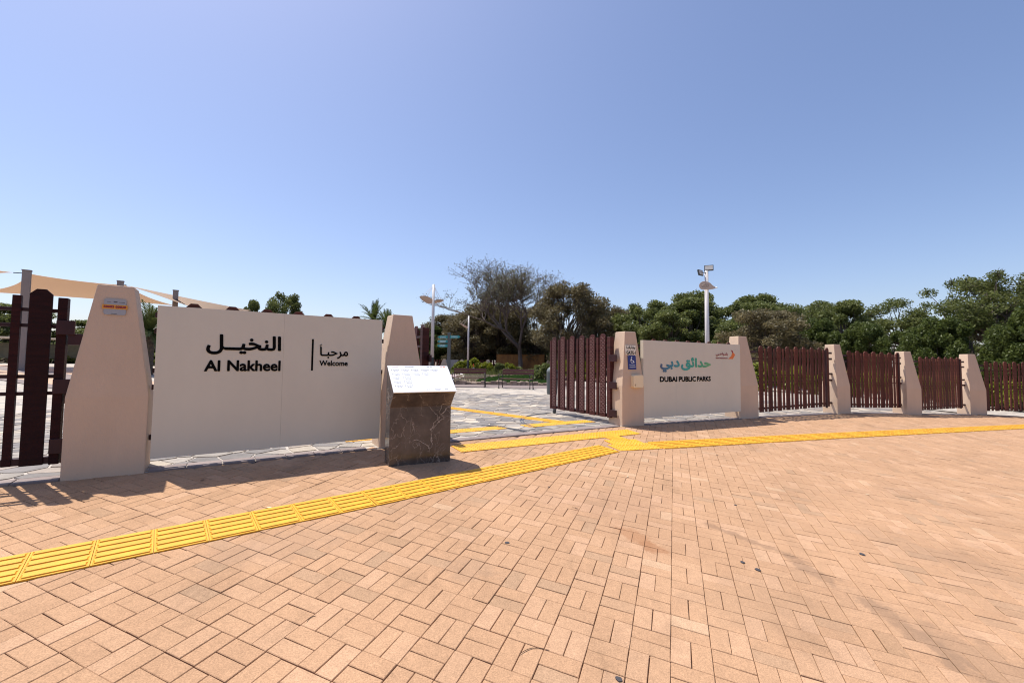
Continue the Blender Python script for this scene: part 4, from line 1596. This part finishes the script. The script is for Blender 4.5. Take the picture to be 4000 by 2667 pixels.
# --- yellow green clipped shrubs and bright bushes
GY_ = 'low yellow green bushes'
SY = hedge_shrub(80, .95, 1.7, 2600, 'low_bush', 'yellow green bush at the left, behind the thin far lamp post', GY_, M_lyellow, .085, 16)
SY.location = (-5.3, 47.0, gzf(-5.9, 48.5))
SY.scale = (1.4, 1.4, 1.15)
SD = hedge_shrub(81, .9, 1.6, 2400, 'low_bush', 'dark green bush between the yellow green bushes', GY_, M_lgreen, .085, 16)
SD.location = (-1.1, 40.2, gzf(-1.1, 40))
place(SY, 'yellow green bush right behind the traffic cone', -4.6, 50.0, 1.45, 1.0, 1.1, dz=.0)
place(SY, 'yellow green bush left of the rusty box', -2.4, 41.5, 1.05, 2.0, 1.0)
place(SY, 'small yellow green bush touching the left end of the rusty box', -.2, 41.0, 1.0, 3.0, .8)
place(SD, 'green bush just left of the dark litter bin', 2.1, 26.5, 1.05, .5, 1.0)
place(SD, 'green bush under the rusty box', 2.6, 38.0, 1.0, 1.9, 1.6)
place(SD, 'pale green trailing bush in front of the rusty box', .4, 44.0, .7, 2.9, 2.0)
yl = ['yellow green hedge bush seen through the left end of the first picket panel', 'yellow green hedge bush seen through the first picket panel', 'yellow green hedge bush seen through the right of the first picket panel',
      'yellow green hedge bush seen through the left of the second picket panel', 'yellow green hedge bush seen through the second picket panel', 'yellow green hedge bush seen through the left of the third picket panel', 'yellow green hedge bush seen through the third picket panel',
      'yellow green hedge bush seen through the last picket panel', 'yellow green hedge bush seen through the open gate leaf', 'yellow green hedge bush seen through the open gate leaf, hinge side']
for k, (x, y, s_) in enumerate([(12.6, 22.2, 1.3), (14.2, 21.6, 1.2), (15.8, 21.0, 1.15), (17.0, 19.9, 1.1), (18.0, 18.8, 1.1), (18.8, 17.8, 1.1), (19.6, 16.9, 1.05), (20.6, 16.4, 1.05), (3.4, 29.5, 1.2), (5.2, 29.8, 1.2)]):
    place(SY, yl[k], x, y, s_, k * .7, 1.05)

# --- lawn and beds behind the benches
def tufts(name, label, cat, poly_pts, n, m, h, seed):
    r_ = np.random.RandomState(seed)
    xs_ = [p[0] for p in poly_pts]
    ys_ = [p[1] for p in poly_pts]
    C = []
    while len(C) < n:
        x, y = r_.uniform(min(xs_), max(xs_)), r_.uniform(min(ys_), max(ys_))
        ins = False
        for i in range(len(poly_pts)):
            (x1, y1), (x2, y2) = poly_pts[i], poly_pts[i - 1]
            if (y1 > y) != (y2 > y) and x < (x2 - x1) * (y - y1) / (y2 - y1) + x1:
                ins = not ins
        if ins:
            C.append((x, y))
    C = np.array(C)
    z = gz(C[:, 0], C[:, 1])
    a_ = r_.uniform(0, math.pi, n)
    hh = h * r_.uniform(.5, 1.3, n)
    wv = .035 * np.stack([np.cos(a_), np.sin(a_), 0 * a_], -1)
    ln_ = np.stack([r_.normal(0, .03, n), r_.normal(0, .03, n), hh], -1)
    P0 = np.stack([C[:, 0], C[:, 1], z - .02], -1)
    V = np.stack([P0 - wv, P0 + wv, P0 + wv * .3 + ln_, P0 - wv * .3 + ln_], 1).reshape(-1, 3)
    return tag(put(name, np_mesh(name, V, np.arange(4 * n).reshape(-1, 4), m)), label, cat, kind='stuff')


bed_soil = strip_sheet('planting_bed', mat('bed_soil', (.13, .085, .06), .95, .3, 3), np.arange(-14, 3.01, .5), lambda x: np.full_like(x, 21.3), lambda x: np.full_like(x, 62.), 12, .02)
tag(bed_soil, 'brown planting bed soil behind the benches', kind='structure')
tufts('lawn_grass', 'short bright green lawn behind the two benches', 'grass', [(-1.9, 23.0), (2.6, 22.8), (4.5, 38), (-.8, 34.5), (-2.0, 27)], 16000, M_grassm, .13, 5)
tufts('flower_bed_plants', 'pale dry flower plants beside the lawn', 'plants', [(-3.8, 25), (-2.0, 24.5), (-1.6, 33), (-3.8, 34)], 2600, mat('dry_flowers', (.42, .36, .22), .8, .3, 30), .18, 6)
tufts('ground_cover', 'dark green ground cover under the far trees', 'plants', [(-12, 36), (-3, 36), (4.5, 39), (9, 45), (8, 62), (-14, 62)], 9000, M_lgreen, .35, 7)
# pink footpath with white kerb
pm = MB()
pp = [(-7.5, 24.5), (-3.6, 24.2), (-3.2, 27), (-3.7, 33.5), (-5.4, 40.5), (-7.2, 43), (-12, 38)]
pm.add([(x, y, gzf(x, y) + .03) for x, y in pp], [tuple(range(len(pp)))])
tag(pm.build('garden_path', mat('pink_path', (.33, .25, .24), .85, .1, 3)), 'pinkish path curving away behind the left bench', kind='structure')
wk = MB()
kp = [(-3.62, 24.4), (-3.22, 27), (-3.5, 30), (-3.9, 34.0), (-4.7, 38)]
vs = []
for (x, y) in kp:
    z = gzf(x, y)
    vs += [(x, y, z + .0), (x, y, z + .13), (x + .18, y, z + .13), (x + .18, y, z)]
wk.add(vs, [(4 * i + j, 4 * i + j + 1, 4 * i + j + 5, 4 * i + j + 4) for i in range(len(kp) - 1) for j in range(3)])
tag(wk.build('path_kerb', mat('white_kerb', (.62, .60, .57), .8)), 'white kerb curving beside the pink path', 'kerb')
# rough stone edging
eg = thing('stone_edging', 'low rough rock edging between the benches and the lawn', 'edging', (0, 0, 0))
M_rock = mat('edging_rock', (.27, .20, .15), .9, .3, 5, .6, 20, island=.25)
x = -7.0
while x < 3.0:
    w__ = rnd.uniform(.16, .34)
    y = 21.3 + rnd.uniform(-.05, .05)
    mb = MB().box(-w__ / 2, w__ / 2, -.12, .12, -.05, rnd.uniform(.12, .22))
    mb.v = [(a + rnd.uniform(-.03, .03), b + rnd.uniform(-.03, .03), c + rnd.uniform(-.03, .02)) for a, b, c in mb.v]
    mb.build('rock', M_rock, eg, bevel=.03, loc=(x + w__ / 2, y, gzf(x, y)), rz=rnd.uniform(-.15, .15))
    x += w__ * .96
tag(strip_sheet('bench_strip', mat('brown_strip', (.20, .155, .14), .85, .12, 4, .3, 30), np.arange(-16, 12, .5), lambda x: np.full_like(x, 18.9), lambda x: np.full_like(x, 21.2), 6, .008), 'brownish strip the benches stand on', kind='structure')  # thin ground sheet, browner and darker than the forecourt

# --- rusty steel planter box
def rust():
    m, nt, b = nodes_of('rusty_steel')
    L = nt.links.new
    tc = nt.nodes.new('ShaderNodeTexCoord')
    n = nt.nodes.new('ShaderNodeTexNoise'); n.inputs['Scale'].default_value = 1.8; n.inputs['Detail'].default_value = 8; n.inputs['Roughness'].default_value = .7
    mp = nt.nodes.new('ShaderNodeMapping'); mp.inputs['Scale'].default_value = (1, 1, .35)
    L(tc.outputs['Object'], mp.inputs[0]); L(mp.outputs[0], n.inputs['Vector'])
    rp = nt.nodes.new('ShaderNodeValToRGB')
    rp.color_ramp.elements[0].position = .3; rp.color_ramp.elements[0].color = (.17, .065, .018, 1)
    rp.color_ramp.elements[1].position = .7; rp.color_ramp.elements[1].color = (.42, .19, .05, 1)
    L(n.outputs['Fac'], rp.inputs[0]); L(rp.outputs[0], b.inputs['Base Color'])
    b.inputs['Roughness'].default_value = .8
    return m


M_rust = rust()
RB = thing('rusty_box', 'long rusty brown steel box standing under the half bare tree', 'box', (-1.95, 54.6, gzf(0, 55)), 0)
for k, (a, b_) in enumerate(((0, 2.85), (2.86, 6.1))):
    MB().box(a, b_, 0 + .05 * k, 2.2, -.1, 2.12).build('side_panel', M_rust, RB, bevel=.02)
MB().box(-.04, 6.14, -.06, 2.26, 2.12, 2.17).build('top_rim', M_rust, RB)

# --- benches
M_iron = mat('cast_iron', (.018, .018, .020), .5, .1, 20)
M_bwood = mat('bench_wood', (.10, .028, .022), .5, .2, 6, .2, 40, stretch=(1, 8, 8))


def bench(label, loc, rz):
    t = thing('park_bench', label, 'bench', loc, rz, 'maroon slatted benches inside the gate')
    L_ = 1.42
    for x in (0.0, L_):
        e = MB()
        e.tube([(x, .02, 0), (x, .05, .16), (x, .02, .30), (x, .03, .42)], [.022, .016, .018, .02], 6)       # front leg
        e.tube([(x, .46, 0), (x, .42, .18), (x, .40, .40), (x, .46, .62), (x, .52, .84)], [.022, .017, .018, .016, .012], 6)
        e.tube([(x, .02, .40), (x, .20, .385), (x, .40, .40)], .016, 6)
        e.tube([(x, .42, .58), (x, .22, .63), (x, .06, .62), (x, -.02, .58), (x, .0, .53), (x, .05, .55)], .015, 6)  # arm scroll
        e.tube([(x, .03, .42), (x, .02, .52), (x, .04, .61)], .013, 6)
        e.tube([(x, .05, .18), (x, .22, .26), (x, .42, .20)], .010, 6)
        e.tube([(x, -.02, 0), (x, .07, 0.01)], .022, 6)
        e.tube([(x, .42, 0.01), (x, .52, 0)], .022, 6)
        e.build('end_frame', M_iron, t, smooth=True)
    for k in range(4):
        y = .04 + k * .098
        MB().box(-.02, L_ + .02, y, y + .08, .410, .435).build('seat_slat', M_bwood, t, bevel=.006)
    for k in range(2):
        z = .60 + k * .125
        y = .445 + k * .03
        MB().box(-.02, L_ + .02, y, y + .025, z, z + .105).build('back_slat', M_bwood, t, bevel=.006)
    return t


BN = bench('maroon slatted bench with iron arms, nearer the marble stand', (-2.62, 19.0, gzf(-2, 19)), R(-4))
clone(BN, 'maroon slatted bench with iron arms, nearer the open gate leaf', (-.56, 18.55, gzf(0, 18)), R(-22))

# --- dark litter bin behind the gate leaf
bn = thing('litter_bin', 'dark grey rounded litter bin peeping out left of the open gate leaf', 'bin', (1.47, 15.6, gzf(1.4, 15.6)))
MB().lathe([(.17, 0), (.19, .04), (.20, .45), (.20, .78), (.19, .80)], 18).build('bin_body', mat('bin_grey', (.07, .08, .08), .45), bn, smooth=False)
MB().lathe([(.20, .80), (.20, .84), (.16, .93), (.08, .99), (.02, 1.0)], 18).build('bin_lid', mat('bin_lid', (.16, .18, .18), .5), bn, smooth=True)

# --- traffic cone
cn = thing('traffic_cone', 'orange and white traffic cone among the bushes', 'cone', (-4.15, 46.6, gzf(-4, 46)))
MB().box(-.25, .25, -.25, .25, 0, .05).build('cone_base', M_orange, cn)
M_coneo = mat('cone_orange', (.75, .10, .03), .5)
MB().lathe([(.2, .05), (.155, .30)], 12).build('cone_body', M_coneo, cn)
MB().lathe([(.155, .301), (.10, .60)], 12).build('white_band', M_white, cn)
MB().lathe([(.10, .601), (.04, .95)], 12).build('cone_tip', M_coneo, cn)

# --- lamp posts with leaf shaped shades
def leaf_shade(L_, W_, H_, m):
    """pointed oval dish, root at the origin, tip along +x"""
    mb = MB()
    N, K = 12, 6
    for top in (0, 1):
        o = len(mb.v)
        for i in range(N + 1):
            f = i / N
            hw = W_ * math.sin(math.pi * min(1, f ** .8 * 1.0)) ** .7 * .5 + .012
            for j in range(K + 1):
                g_ = j / K * 2 - 1
                zc = H_ * (f ** 1.5) * 1.0 + .10 * hw * (g_ * g_) * 2
                mb.v.append((L_ * f, hw * g_, zc + (.03 if top else 0)))
        for i in range(N):
            for j in range(K):
                q_ = (o + i * (K + 1) + j, o + (i + 1) * (K + 1) + j, o + (i + 1) * (K + 1) + j + 1, o + i * (K + 1) + j + 1)
                mb.f.append(q_ if not top else tuple(reversed(q_)))
    return mb


def lamp_post(label, x, y, top, arms, shade_z, scale_=1.0, group='white lamp posts with leaf shaped shades', black=1.35, r_=.085):
    z0 = gzf(x, y)
    t = thing('lamp_post', label, 'lamp post', (x, y, z0), 0, group)
    H = top - z0
    MB().tube([(0, 0, -.1), (0, 0, black)], [r_ * 1.25, r_ * 1.2], 14).build('dark_base', M_lampdark, t)
    MB().tube([(0, 0, black), (0, 0, H)], [r_ * 1.12, r_ * .8], 14).build('pole', M_lamp, t, smooth=True)
    for (az, L_, W_, H_) in arms:
        s_ = leaf_shade(L_, W_, H_, None).build('shade', M_lampunder, t)
        s_.location = (0, 0, shade_z - z0)
        s_.rotation_euler = (R(38) if math.cos(az) < 0 else R(-30), 0, az)
        c_ = MB()
        e = (math.cos(az), math.sin(az))
        for f in (.55, .8):
            c_.tube([(0, 0, shade_z - z0 + .95), (e[0] * L_ * f, e[1] * L_ * f, shade_z - z0 + H_ * f ** 1.5 + .04)], .009, 4)
        c_.build('stay_cable', M_lamp, t)
    return t


lamp_post('white lamp post with two leaf shades left of the half bare tree', -4.38, 23.6, 5.89, ((R(195), .74, .46, .36), (R(8), .56, .24, .13)), 4.90)
lamp_post('thin far lamp post with one small shade in front of the brown trees', -4.05, 39.7, 5.9, ((R(168), .95, .3, .55), ), 4.8, black=1.3)

# floodlight pole
fx, fy_ = 9.13, 20.02
z0 = gzf(fx, fy_)
FP = thing('floodlight_pole', 'pale pole with a snail shaped shade and two floodlights above the parks board', 'lamp post', (fx, fy_, z0))
MB().tube([(0, 0, -.1), (0, 0, 6.02 - z0)], [.11, .085], 14).build('pole', M_lamp, FP, smooth=True)
av = Vector((fx, fy_, 0)).normalized()
hd = math.atan2(-av.x, av.y)     # turned so its face looks to the plaza
sh = MB()
ol = []
for k in range(16):
    a = R(60 + 230 * k / 15)
    ol.append((-.15 + .215 * math.cos(a) * 1.0, .02 + .20 * math.sin(a)))
ol += [(.03, -.19), (.20, -.17), (.36, -.14), (.34, -.09), (.22, .0), (.12, .12), (.02, .18)]
sh.prism(ol, -.05, .03)
o = sh.build('snail_shade', M_lampunder, FP, bevel=.012)
o.location = (0, -.10, 5.30 - z0)
o.rotation_euler = (0, 0, hd)
rg = MB()
for rr_ in (.125, .055):
    N = 20
    pts_ = [(rr_ * 1.15 * math.cos(2 * math.pi * k / N) - .10, -.055, rr_ * .62 * math.sin(2 * math.pi * k / N)) for k in range(N + 1)]
    rg.tube(pts_, .008, 4, cap=False)
rg.build('shade_ring', mat('ring_brown', (.26, .19, .15), .5), o)
MB().lathe([(.05, 0), (.06, .02), (.03, .05)], 10).build('white_tip', M_white, o, loc=(.37, -.02, -.13))
M_lens = mat('flood_lens', (.55, .52, .48), .25)
for (dx, dz, rz_, w__, h__) in ((.08, 6.16, hd, .40, .27), (-.29, 5.93, hd + R(60), .36, .27)):
    fl = MB().box(-w__ / 2, w__ / 2, 0, .07, -h__ / 2, h__ / 2).build('floodlight', M_lampdark, FP, bevel=.01)
    fl.location = (dx, -.08, dz - z0)
    fl.rotation_euler = (R(-12), 0, rz_)
    MB().box(-w__ / 2 + .03, w__ / 2 - .03, -.006, .0, -h__ / 2 + .035, h__ / 2 - .035).build('lens', M_lens, fl)
MB().box(-.24, .06, -.02, .02, -.015, .015).build('bracket', M_lampdark, FP, loc=(0, -.05, 5.93 - z0))

# --- fingerpost
z0 = gzf(-2.6, 17.85)
FS = thing('fingerpost', 'dark grey post with teal arrow shaped direction signs', 'signpost', (-2.62, 17.85, z0), R(-8))
MB().box(-.062, .062, -.06, .06, -.1, 2.83 - z0).build('post', mat('post_grey', (.075, .08, .08), .5), FS, bevel=.012)
M_teal = mat('teal_sign', (.012, .20, .21), .35)
FZ = 2.0
for (s_, z_, L_) in ((-1, 2.64, .48), (1, 2.65, .50), (-1, 2.46, .50), (-1, 2.28, .50)):
    a0 = .05
    poly = [(s_ * a0, -.058), (s_ * (L_ - .09), -.058), (s_ * L_, 0), (s_ * (L_ - .09), .058), (s_ * a0, .058)]
    if s_ < 0:
        poly = poly[::-1]
    f_ = MB().prism(poly, -.075, -.05).build('arrow_board', M_teal, FS, loc=(0, 0, z_ - z0))
    tx = MB()
    lo_, hi_ = (s_ * .12, s_ * (L_ - .12)) if s_ > 0 else (s_ * (L_ - .12), s_ * .12)
    for v_ in (.018, -.022):
        x = lo_
        while x < hi_ - .01:
            l_ = ro.uniform(.015, .045)
            strip(tx, [(x, v_), (min(x + l_, hi_), v_)], .012, -.0765)
            x += l_ + .018
    tx.build('printed_text', M_white, f_)

# --- far perimeter fence
GP = 'small far pillars of the perimeter fence'
fz = gzf(-3, 66)
px0 = pillar('far small pillar left of the white lamp pole', (-9.95, 50.5), 0, .8, 1.45, gzf(-10, 50) + 1.40)
px0['group'] = GP
M_farconc = mat('far_concrete', (.36, .33, .31), .85, .08, 1)
for lb, x, y in (('far small pillar right of the white lamp pole behind the stand', -8.4, 50.6), ('far small pillar beside the green direction signs', -6.3, 50.6), ('far small pillar right of the yellow green bush', -3.15, 49.5),
                 ('far small pillar near the litter bin', 3.9, 50.0)):
    c = copy_tree(px0)
    c.location = (x, y, gzf(x, y) - .02)
    c['label'] = lb
    c['group'] = GP
MB().box(0, 1.6, 0, .3, 0, 1.38).build('notice_wall', M_farconc, None, loc=(-7.95, 50.8, gzf(-8, 50)))
tag(bpy.data.objects['notice_wall'], 'pale grey flat wall between two far pillars behind the signpost', 'wall')
pf = thing('perimeter_fence', 'dark slatted fence far behind the bushes', 'fence', (-16, 56.8, gzf(-5, 57)))
for k in range(74):
    put('slat', slat_mesh('slat', .2, 1.45, True) if k == 0 else bpy.data.objects['slat'].data, pf, (k * .34, 0, 0))
MB().box(0, 25, .03, .06, 1.15, 1.22).build('rail', M_rail, pf)
MB().box(0, 25, .03, .06, .35, .42).build('rail', M_rail, pf)

# --- palms
def palm(label, x, y, crown_z, frond=1.9, n=34, seed=1, tr=.19):
    z0 = gzf(x, y)
    t = thing('palm_tree', label, 'palm tree', (x, y, z0), 0, 'date palms inside the park')
    h = crown_z - z0
    rr = random.Random(seed)
    mb = MB()
    prof_ = []
    for k in range(19):
        z = -.1 + (h + .1) * k / 18
        prof_.append((tr * (1.08 if k % 2 else .92), z))
    mb.lathe(prof_, 10)
    mb.build('trunk', M_bark, t)
    V, F = [], []
    for i in range(n):
        az = rr.uniform(0, 2 * math.pi)
        el = R(rr.uniform(-10, 82))
        L_ = frond * rr.uniform(.8, 1.1)
        d = Vector((math.cos(az) * math.cos(el), math.sin(az) * math.cos(el), math.sin(el)))
        p = Vector((0, 0, h))
        pts_ = [p.copy()]
        N = 12
        for k in range(N):
            d = (d + Vector((0, 0, -.085 * (1.2 - math.sin(el) * .6)))).normalized()
            p = p + d * L_ / N
            pts_.append(p.copy())
        side0 = d.cross(Vector((0, 0, 1)))
        side0 = side0.normalized() if side0.length > .05 else Vector((1, 0, 0))
        for k in range(1, N + 1):
            f = k / N
            tl_ = .27 * math.sin(math.pi * min(.97, .12 + .85 * f)) ** .6
            dk = (pts_[k] - pts_[k - 1]).normalized()
            sd = dk.cross(Vector((0, 0, 1)))
            sd = sd.normalized() if sd.length > .05 else side0
            upv = sd.cross(dk)
            for sg in (-1, 1):
                for sub in (0, .5):
                    b_ = pts_[k - 1].lerp(pts_[k], sub)
                    dirn = (sd * sg * .75 + dk * .65 + upv * rr.uniform(.1, .45)).normalized()
                    e_ = b_ + dirn * tl_ * rr.uniform(.8, 1.1)
                    w_ = dk * .028
                    o = len(V)
                    V += [tuple(b_ - w_), tuple(b_ + w_), tuple(e_ + w_ * .3), tuple(e_ - w_ * .3)]
                    F.append((o, o + 1, o + 2, o + 3))
            o = len(V)
            w_ = sd * .014
            V += [tuple(pts_[k - 1] - w_), tuple(pts_[k - 1] + w_), tuple(pts_[k] + w_), tuple(pts_[k] - w_)]
            F.append((o, o + 1, o + 2, o + 3))
    put('fronds', np_mesh('fronds', np.array(V), np.array(F), M_palm), t)
    return t


palm('date palm seen in the gap between the nearest pillar and the Al Nakheel board', -15.6, 18.4, 2.75, 1.35, 46, 3)
palm('date palm rising over the right end of the Al Nakheel board', -9.26, 28.5, 4.30, 1.45, 40, 5)
palm('date palm half hidden behind the pillar at the marble stand', -7.5, 25.9, 3.45, 1.4, 44, 8)

# --- left park trees
place(TG, 'grey green airy tree above the middle of the Al Nakheel board', -17.9, 33.6, .80, 2.0, .62)
place(TG2, 'small tree left of the grey green tree above the Al Nakheel board', -20.2, 33.2, .64, 2.6, .45)
lt = ['far green trees seen between the slats of the left gate leaf', 'green tree between the left gate leaf and the nearest pillar', 'low tree just left of the nearest pillar', 'dark tree behind the left date palm', 'green tree mass behind the left palm trunk', 'green tree at the left picture edge', 'dark green tree behind the park shade shelter']
for k, (x, y, s_) in enumerate([(-35, 30, .55), (-33, 33.5, .42), (-31, 37, .40), (-24, 30, .45), (-22, 34, .45), (-39, 28.0, .55), (-33, 41, .5)]):
    place((TG, TG2)[k % 2], lt[k], x, y, s_, k * 1.1, 1.5, 'far trees at the left')
ll = ['low far bush at the left edge behind the slats', 'low far bush behind the shade shelter', 'low far bush left of the nearest pillar', 'low far bush behind the palm trunk', 'low far bush between palm and Al Nakheel board']
for k, (x, y, s_) in enumerate([(-31, 26, 1.3), (-29, 27.5, 1.2), (-27.6, 29, 1.2), (-19, 26, 1.5), (-17.5, 27, 1.5)]):
    place(SD, ll[k], x, y, s_, k * .9, 1.9, 'far bushes at the left')

# shade shelter, bin and street things seen through the left gate leaf
ss = thing('shade_shelter', 'low cream roofed shelter far behind the left gate leaf', 'shelter', (-29.5, 24.5, gzf(-29, 25)), R(42))
M_creamroof = mat('cream_roof', (.70, .58, .42), .7)
MB().box(-1.5, 5.5, -1, 1, 1.42, 1.52).build('roof', M_creamroof, ss)
for x in (-1.2, .8, 2.8, 5.0):
    MB().box(x - .05, x + .05, -.9, -.8, 0, 1.42).build('post', M_creamroof, ss)
MB().box(-1.4, 5.4, .7, .75, .3, 1.2).build('back_wall', mat('shelter_wall', (.16, .15, .11), .8, .3, 2), ss)
b2 = thing('round_bin', 'dark domed litter bin far behind the left gate leaf', 'bin', (-21.6, 19.4, gzf(-21.6, 19.4)))
MB().lathe([(.24, 0), (.26, .05), (.27, .62)], 14).build('bin_body', mat('bin_green', (.045, .055, .05), .5), b2)
MB().lathe([(.29, .62), (.27, .72), (.18, .80), (.03, .83)], 14).build('bin_lid', mat('bin_lid', (.30, .34, .33), .4), b2, smooth=True)
# dark road bands crossing the forecourt at the left
for nm, lb, y0_, y1_ in (('brown_band', 'brown paved band crossing the forecourt at the left', 13.2, 14.4), ('brown_band', 'thin brown band crossing the forecourt at the far left', 11.6, 12.1)):
    tag(strip_sheet(nm, mat('brown_band', (.21, .165, .15), .85, .1, 3), np.arange(-40, -10.9, 1.0), lambda x: y0_ - (x + 12) * .32, lambda x: y1_ - (x + 12) * .32, 3, .014), lb, kind='structure')
tag(strip_sheet('peach_band', mat('peach_band', (.50, .33, .22), .85, .08, 3), np.arange(-40, -10.9, 1.0), lambda x: 12.1 - (x + 12) * .32, lambda x: 13.2 - (x + 12) * .32, 3, .012), 'peach paved band between the brown bands at the left', kind='structure')
tag(strip_sheet('peach_band', mat('peach_band', (.50, .33, .22), .85, .08, 3), np.arange(-40, -10.9, 1.0), lambda x: 14.4 - (x + 12) * .32, lambda x: 15.4 - (x + 12) * .32, 3, .012), 'peach paved band beyond the brown bands at the left', kind='structure')

# --- shade sails
def sail_mat():
    m, nt, b = nodes_of('sail_cloth')
    b.inputs['Base Color'].default_value = (.62, .49, .37, 1)
    b.inputs['Roughness'].default_value = .8
    tr = nt.nodes.new('ShaderNodeBsdfTranslucent')
    tr.inputs[0].default_value = (.70, .55, .42, 1)
    mx = nt.nodes.new('ShaderNodeMixShader')
    mx.inputs[0].default_value = .55
    nt.links.new(b.outputs[0], mx.inputs[1])
    nt.links.new(tr.outputs[0], mx.inputs[2])
    nt.links.new(mx.outputs[0], nt.nodes['Material Output'].inputs[0])
    return m


M_sail = sail_mat()
M_spost = mat('sail_post', (.25, .205, .19), .7, .05, 2)


def sail(label, c4, inset=.10, N=14):
    a, b, c, d = [np.array(p) for p in c4]
    V = []
    for i in range(N + 1):
        for j in range(N + 1):
            u, v = i / N * 2 - 1, j / N * 2 - 1
            uu = u * (1 - inset * (1 - v * v))
            vv = v * (1 - inset * (1 - u * u))
            s_, t_ = (uu + 1) / 2, (vv + 1) / 2
            V.append((a * (1 - s_) + b * s_) * (1 - t_) + (d * (1 - s_) + c * s_) * t_)
    F = [(i * (N + 1) + j, (i + 1) * (N + 1) + j, (i + 1) * (N + 1) + j + 1, i * (N + 1) + j + 1) for i in range(N) for j in range(N)]
    V = np.array(V)
    V2 = np.concatenate([V, V + [0, 0, .006]])
    n0 = len(V)
    F2 = F + [tuple(x + n0 for x in reversed(f)) for f in F]
    o = put('shade_sail', np_mesh('shade_sail', V2, np.array(F2), M_sail))
    o.data.polygons.foreach_set('use_smooth', [True] * len(F2))
    return tag(o, label, 'shade sail', 'beige shade sails at the left')


A_, B_, LT, RT_ = (-18.01, 15.86, 4.71), (-17.17, 18.85, 4.84), (-22.64, 18.12, 4.37), (-19.23, 24.31, 4.64)
sail('long beige shade sail stretched behind the left gate leaf and nearest pillar', (A_, B_, RT_, LT), .13)
sail('beige shade sail tapering down behind the Al Nakheel board', ((-17.12, 18.90, 4.83), (-18.79, 30.71, 5.15), (-17.24, 25.77, 3.98), (-15.83, 20.63, 4.22)), .08)
sail('small tip of a beige shade sail at the left picture edge', ((-17.59, 13.22, 4.52), (-18.28, 15.55, 4.69), (-19.0, 14.9, 4.45), (-19.4, 12.5, 4.1)), .10)
for lb, x, y, zt in (('square sail post left of the nearest pillar, highest on the picture', -18.06, 15.8, 4.81), ('square sail post whose top shows above the nearest pillar', -17.08, 18.53, 4.94), ('square sail post behind the left end of the Al Nakheel board', -16.75, 21.18, 4.99)):
    z0 = gzf(x, y)
    p_ = thing('sail_post', lb, 'post', (x, y, z0), R(40), 'posts of the shade sails')
    MB().box(-.11, .11, -.11, .11, -.1, zt - z0).build('post', M_spost, p_, bevel=.01)
    MB().box(-.125, .125, -.125, .125, zt - z0, zt - z0 + .03).build('cap', M_spost, p_)
cb = MB().tube([(-18.06, 15.8, 4.72), (-18.28, 15.55, 4.69)], .015, 5).tube([(-17.08, 18.53, 4.88), (-17.12, 18.90, 4.83)], .015, 5).tube([(-16.75, 21.18, 4.6), (-15.9, 20.7, 4.25)], .015, 5)
tag(cb.build('sail_cables', M_black), 'short black cables tying the sails to their posts', 'cable')

# --- specks on the paving
M_gum = mat('gum_black', (.05, .045, .05), .8)
for lb, x, y, r_ in (('dark round gum spot at the bottom middle edge of the paving', .52, 2.09, .017), ('small dark gum spot below the tactile strip near the middle', .40, 4.55, .012), ('largest dark gum spot in the open paving to the right', 2.83, 3.52, .022),
                     ('dark gum spot below the right stain, lower of a pair', 1.79, 3.17, .020), ('dark gum spot below the right stain, upper of a pair', 1.73, 3.26, .017), ('dark gum spot left of the orange stain', -.02, 3.31, .018), ('small dark gum spot just below the yellow strip at the left', -1.73, 3.47, .009),
                     ('dark gum spot far up in the paving under the junction', 2.27, 4.40, .014)):
    pg = [(r_ * rnd.uniform(.8, 1.15) * math.cos(k * math.pi / 5), r_ * rnd.uniform(.7, 1.1) * math.sin(k * math.pi / 5)) for k in range(10)]
    o = MB().prism_z(pg, .0, .003).build('gum_spot', M_gum, None, loc=(x, y, gzf(x, y) + .0015))
    o.rotation_euler = (.0733, .0565, rnd.uniform(0, .1))
    tag(o, lb, 'gum spot', 'dark gum spots on the paving')

# dry twigs and leaves blown onto the plaza
M_twig = mat('dry_twig', (.10, .06, .04), .9)
for lb, x, y, L_, a0 in (('thin curved dry twig on the paving near the bottom edge', .13, 2.22, .16, .3), ('forked dry twig on the paving left of the orange stain', .62, 4.05, .07, 1.9), ('short dry twig on the paving at the lower left', -1.05, 2.35, .06, 1.1),
                         ('tiny dry twig beside the yellow strip', -.30, 4.65, .05, .7)):
    pts = []
    for k in range(7):
        f = k / 6 - .5
        pts.append((L_ * f, L_ * .18 * math.cos(f * 3.1), 0))
    tw = MB().tube(pts, [.0012, .002, .0022, .002, .0018, .0014, .0008], 4)
    if 'forked' in lb:
        tw.tube([(0, L_ * .18, 0), (L_ * .2, L_ * .6, .003)], [.0018, .0008], 4)
    o = tw.build('dry_twig', M_twig, None, loc=(x, y, gzf(x, y) + .004))
    o.rotation_euler = (.0733, .0565, a0)
    tag(o, lb, 'twig')
lf = [('small pale leaf on the paving left of the marble stand', -2.0, 3.62), ('small pale chip of paper below the tactile junction', 1.36, 5.05), ('small pale leaf in the right part of the paving', 4.1, 5.0), ('small dark dead leaf right of the tactile junction', 3.0, 6.3), ('small dead leaf lying in the shade of the left board', -2.9, 4.1)]
for k, (lb, x, y) in enumerate(lf):
    pg = [(.022 * math.cos(t * math.pi / 4), .010 * math.sin(t * math.pi / 4), .003 + .002 * (t % 2)) for t in range(8)]
    o = MB().add(pg, [tuple(range(8))]).build('dry_leaf', mat('pale_leaf', (.62, .52, .36), .8) if 'pale' in lb else M_twig, None, loc=(x, y, gzf(x, y) + .002))
    o.rotation_euler = (.0733, .0565, k * 1.1)
    tag(o, lb, 'leaf')
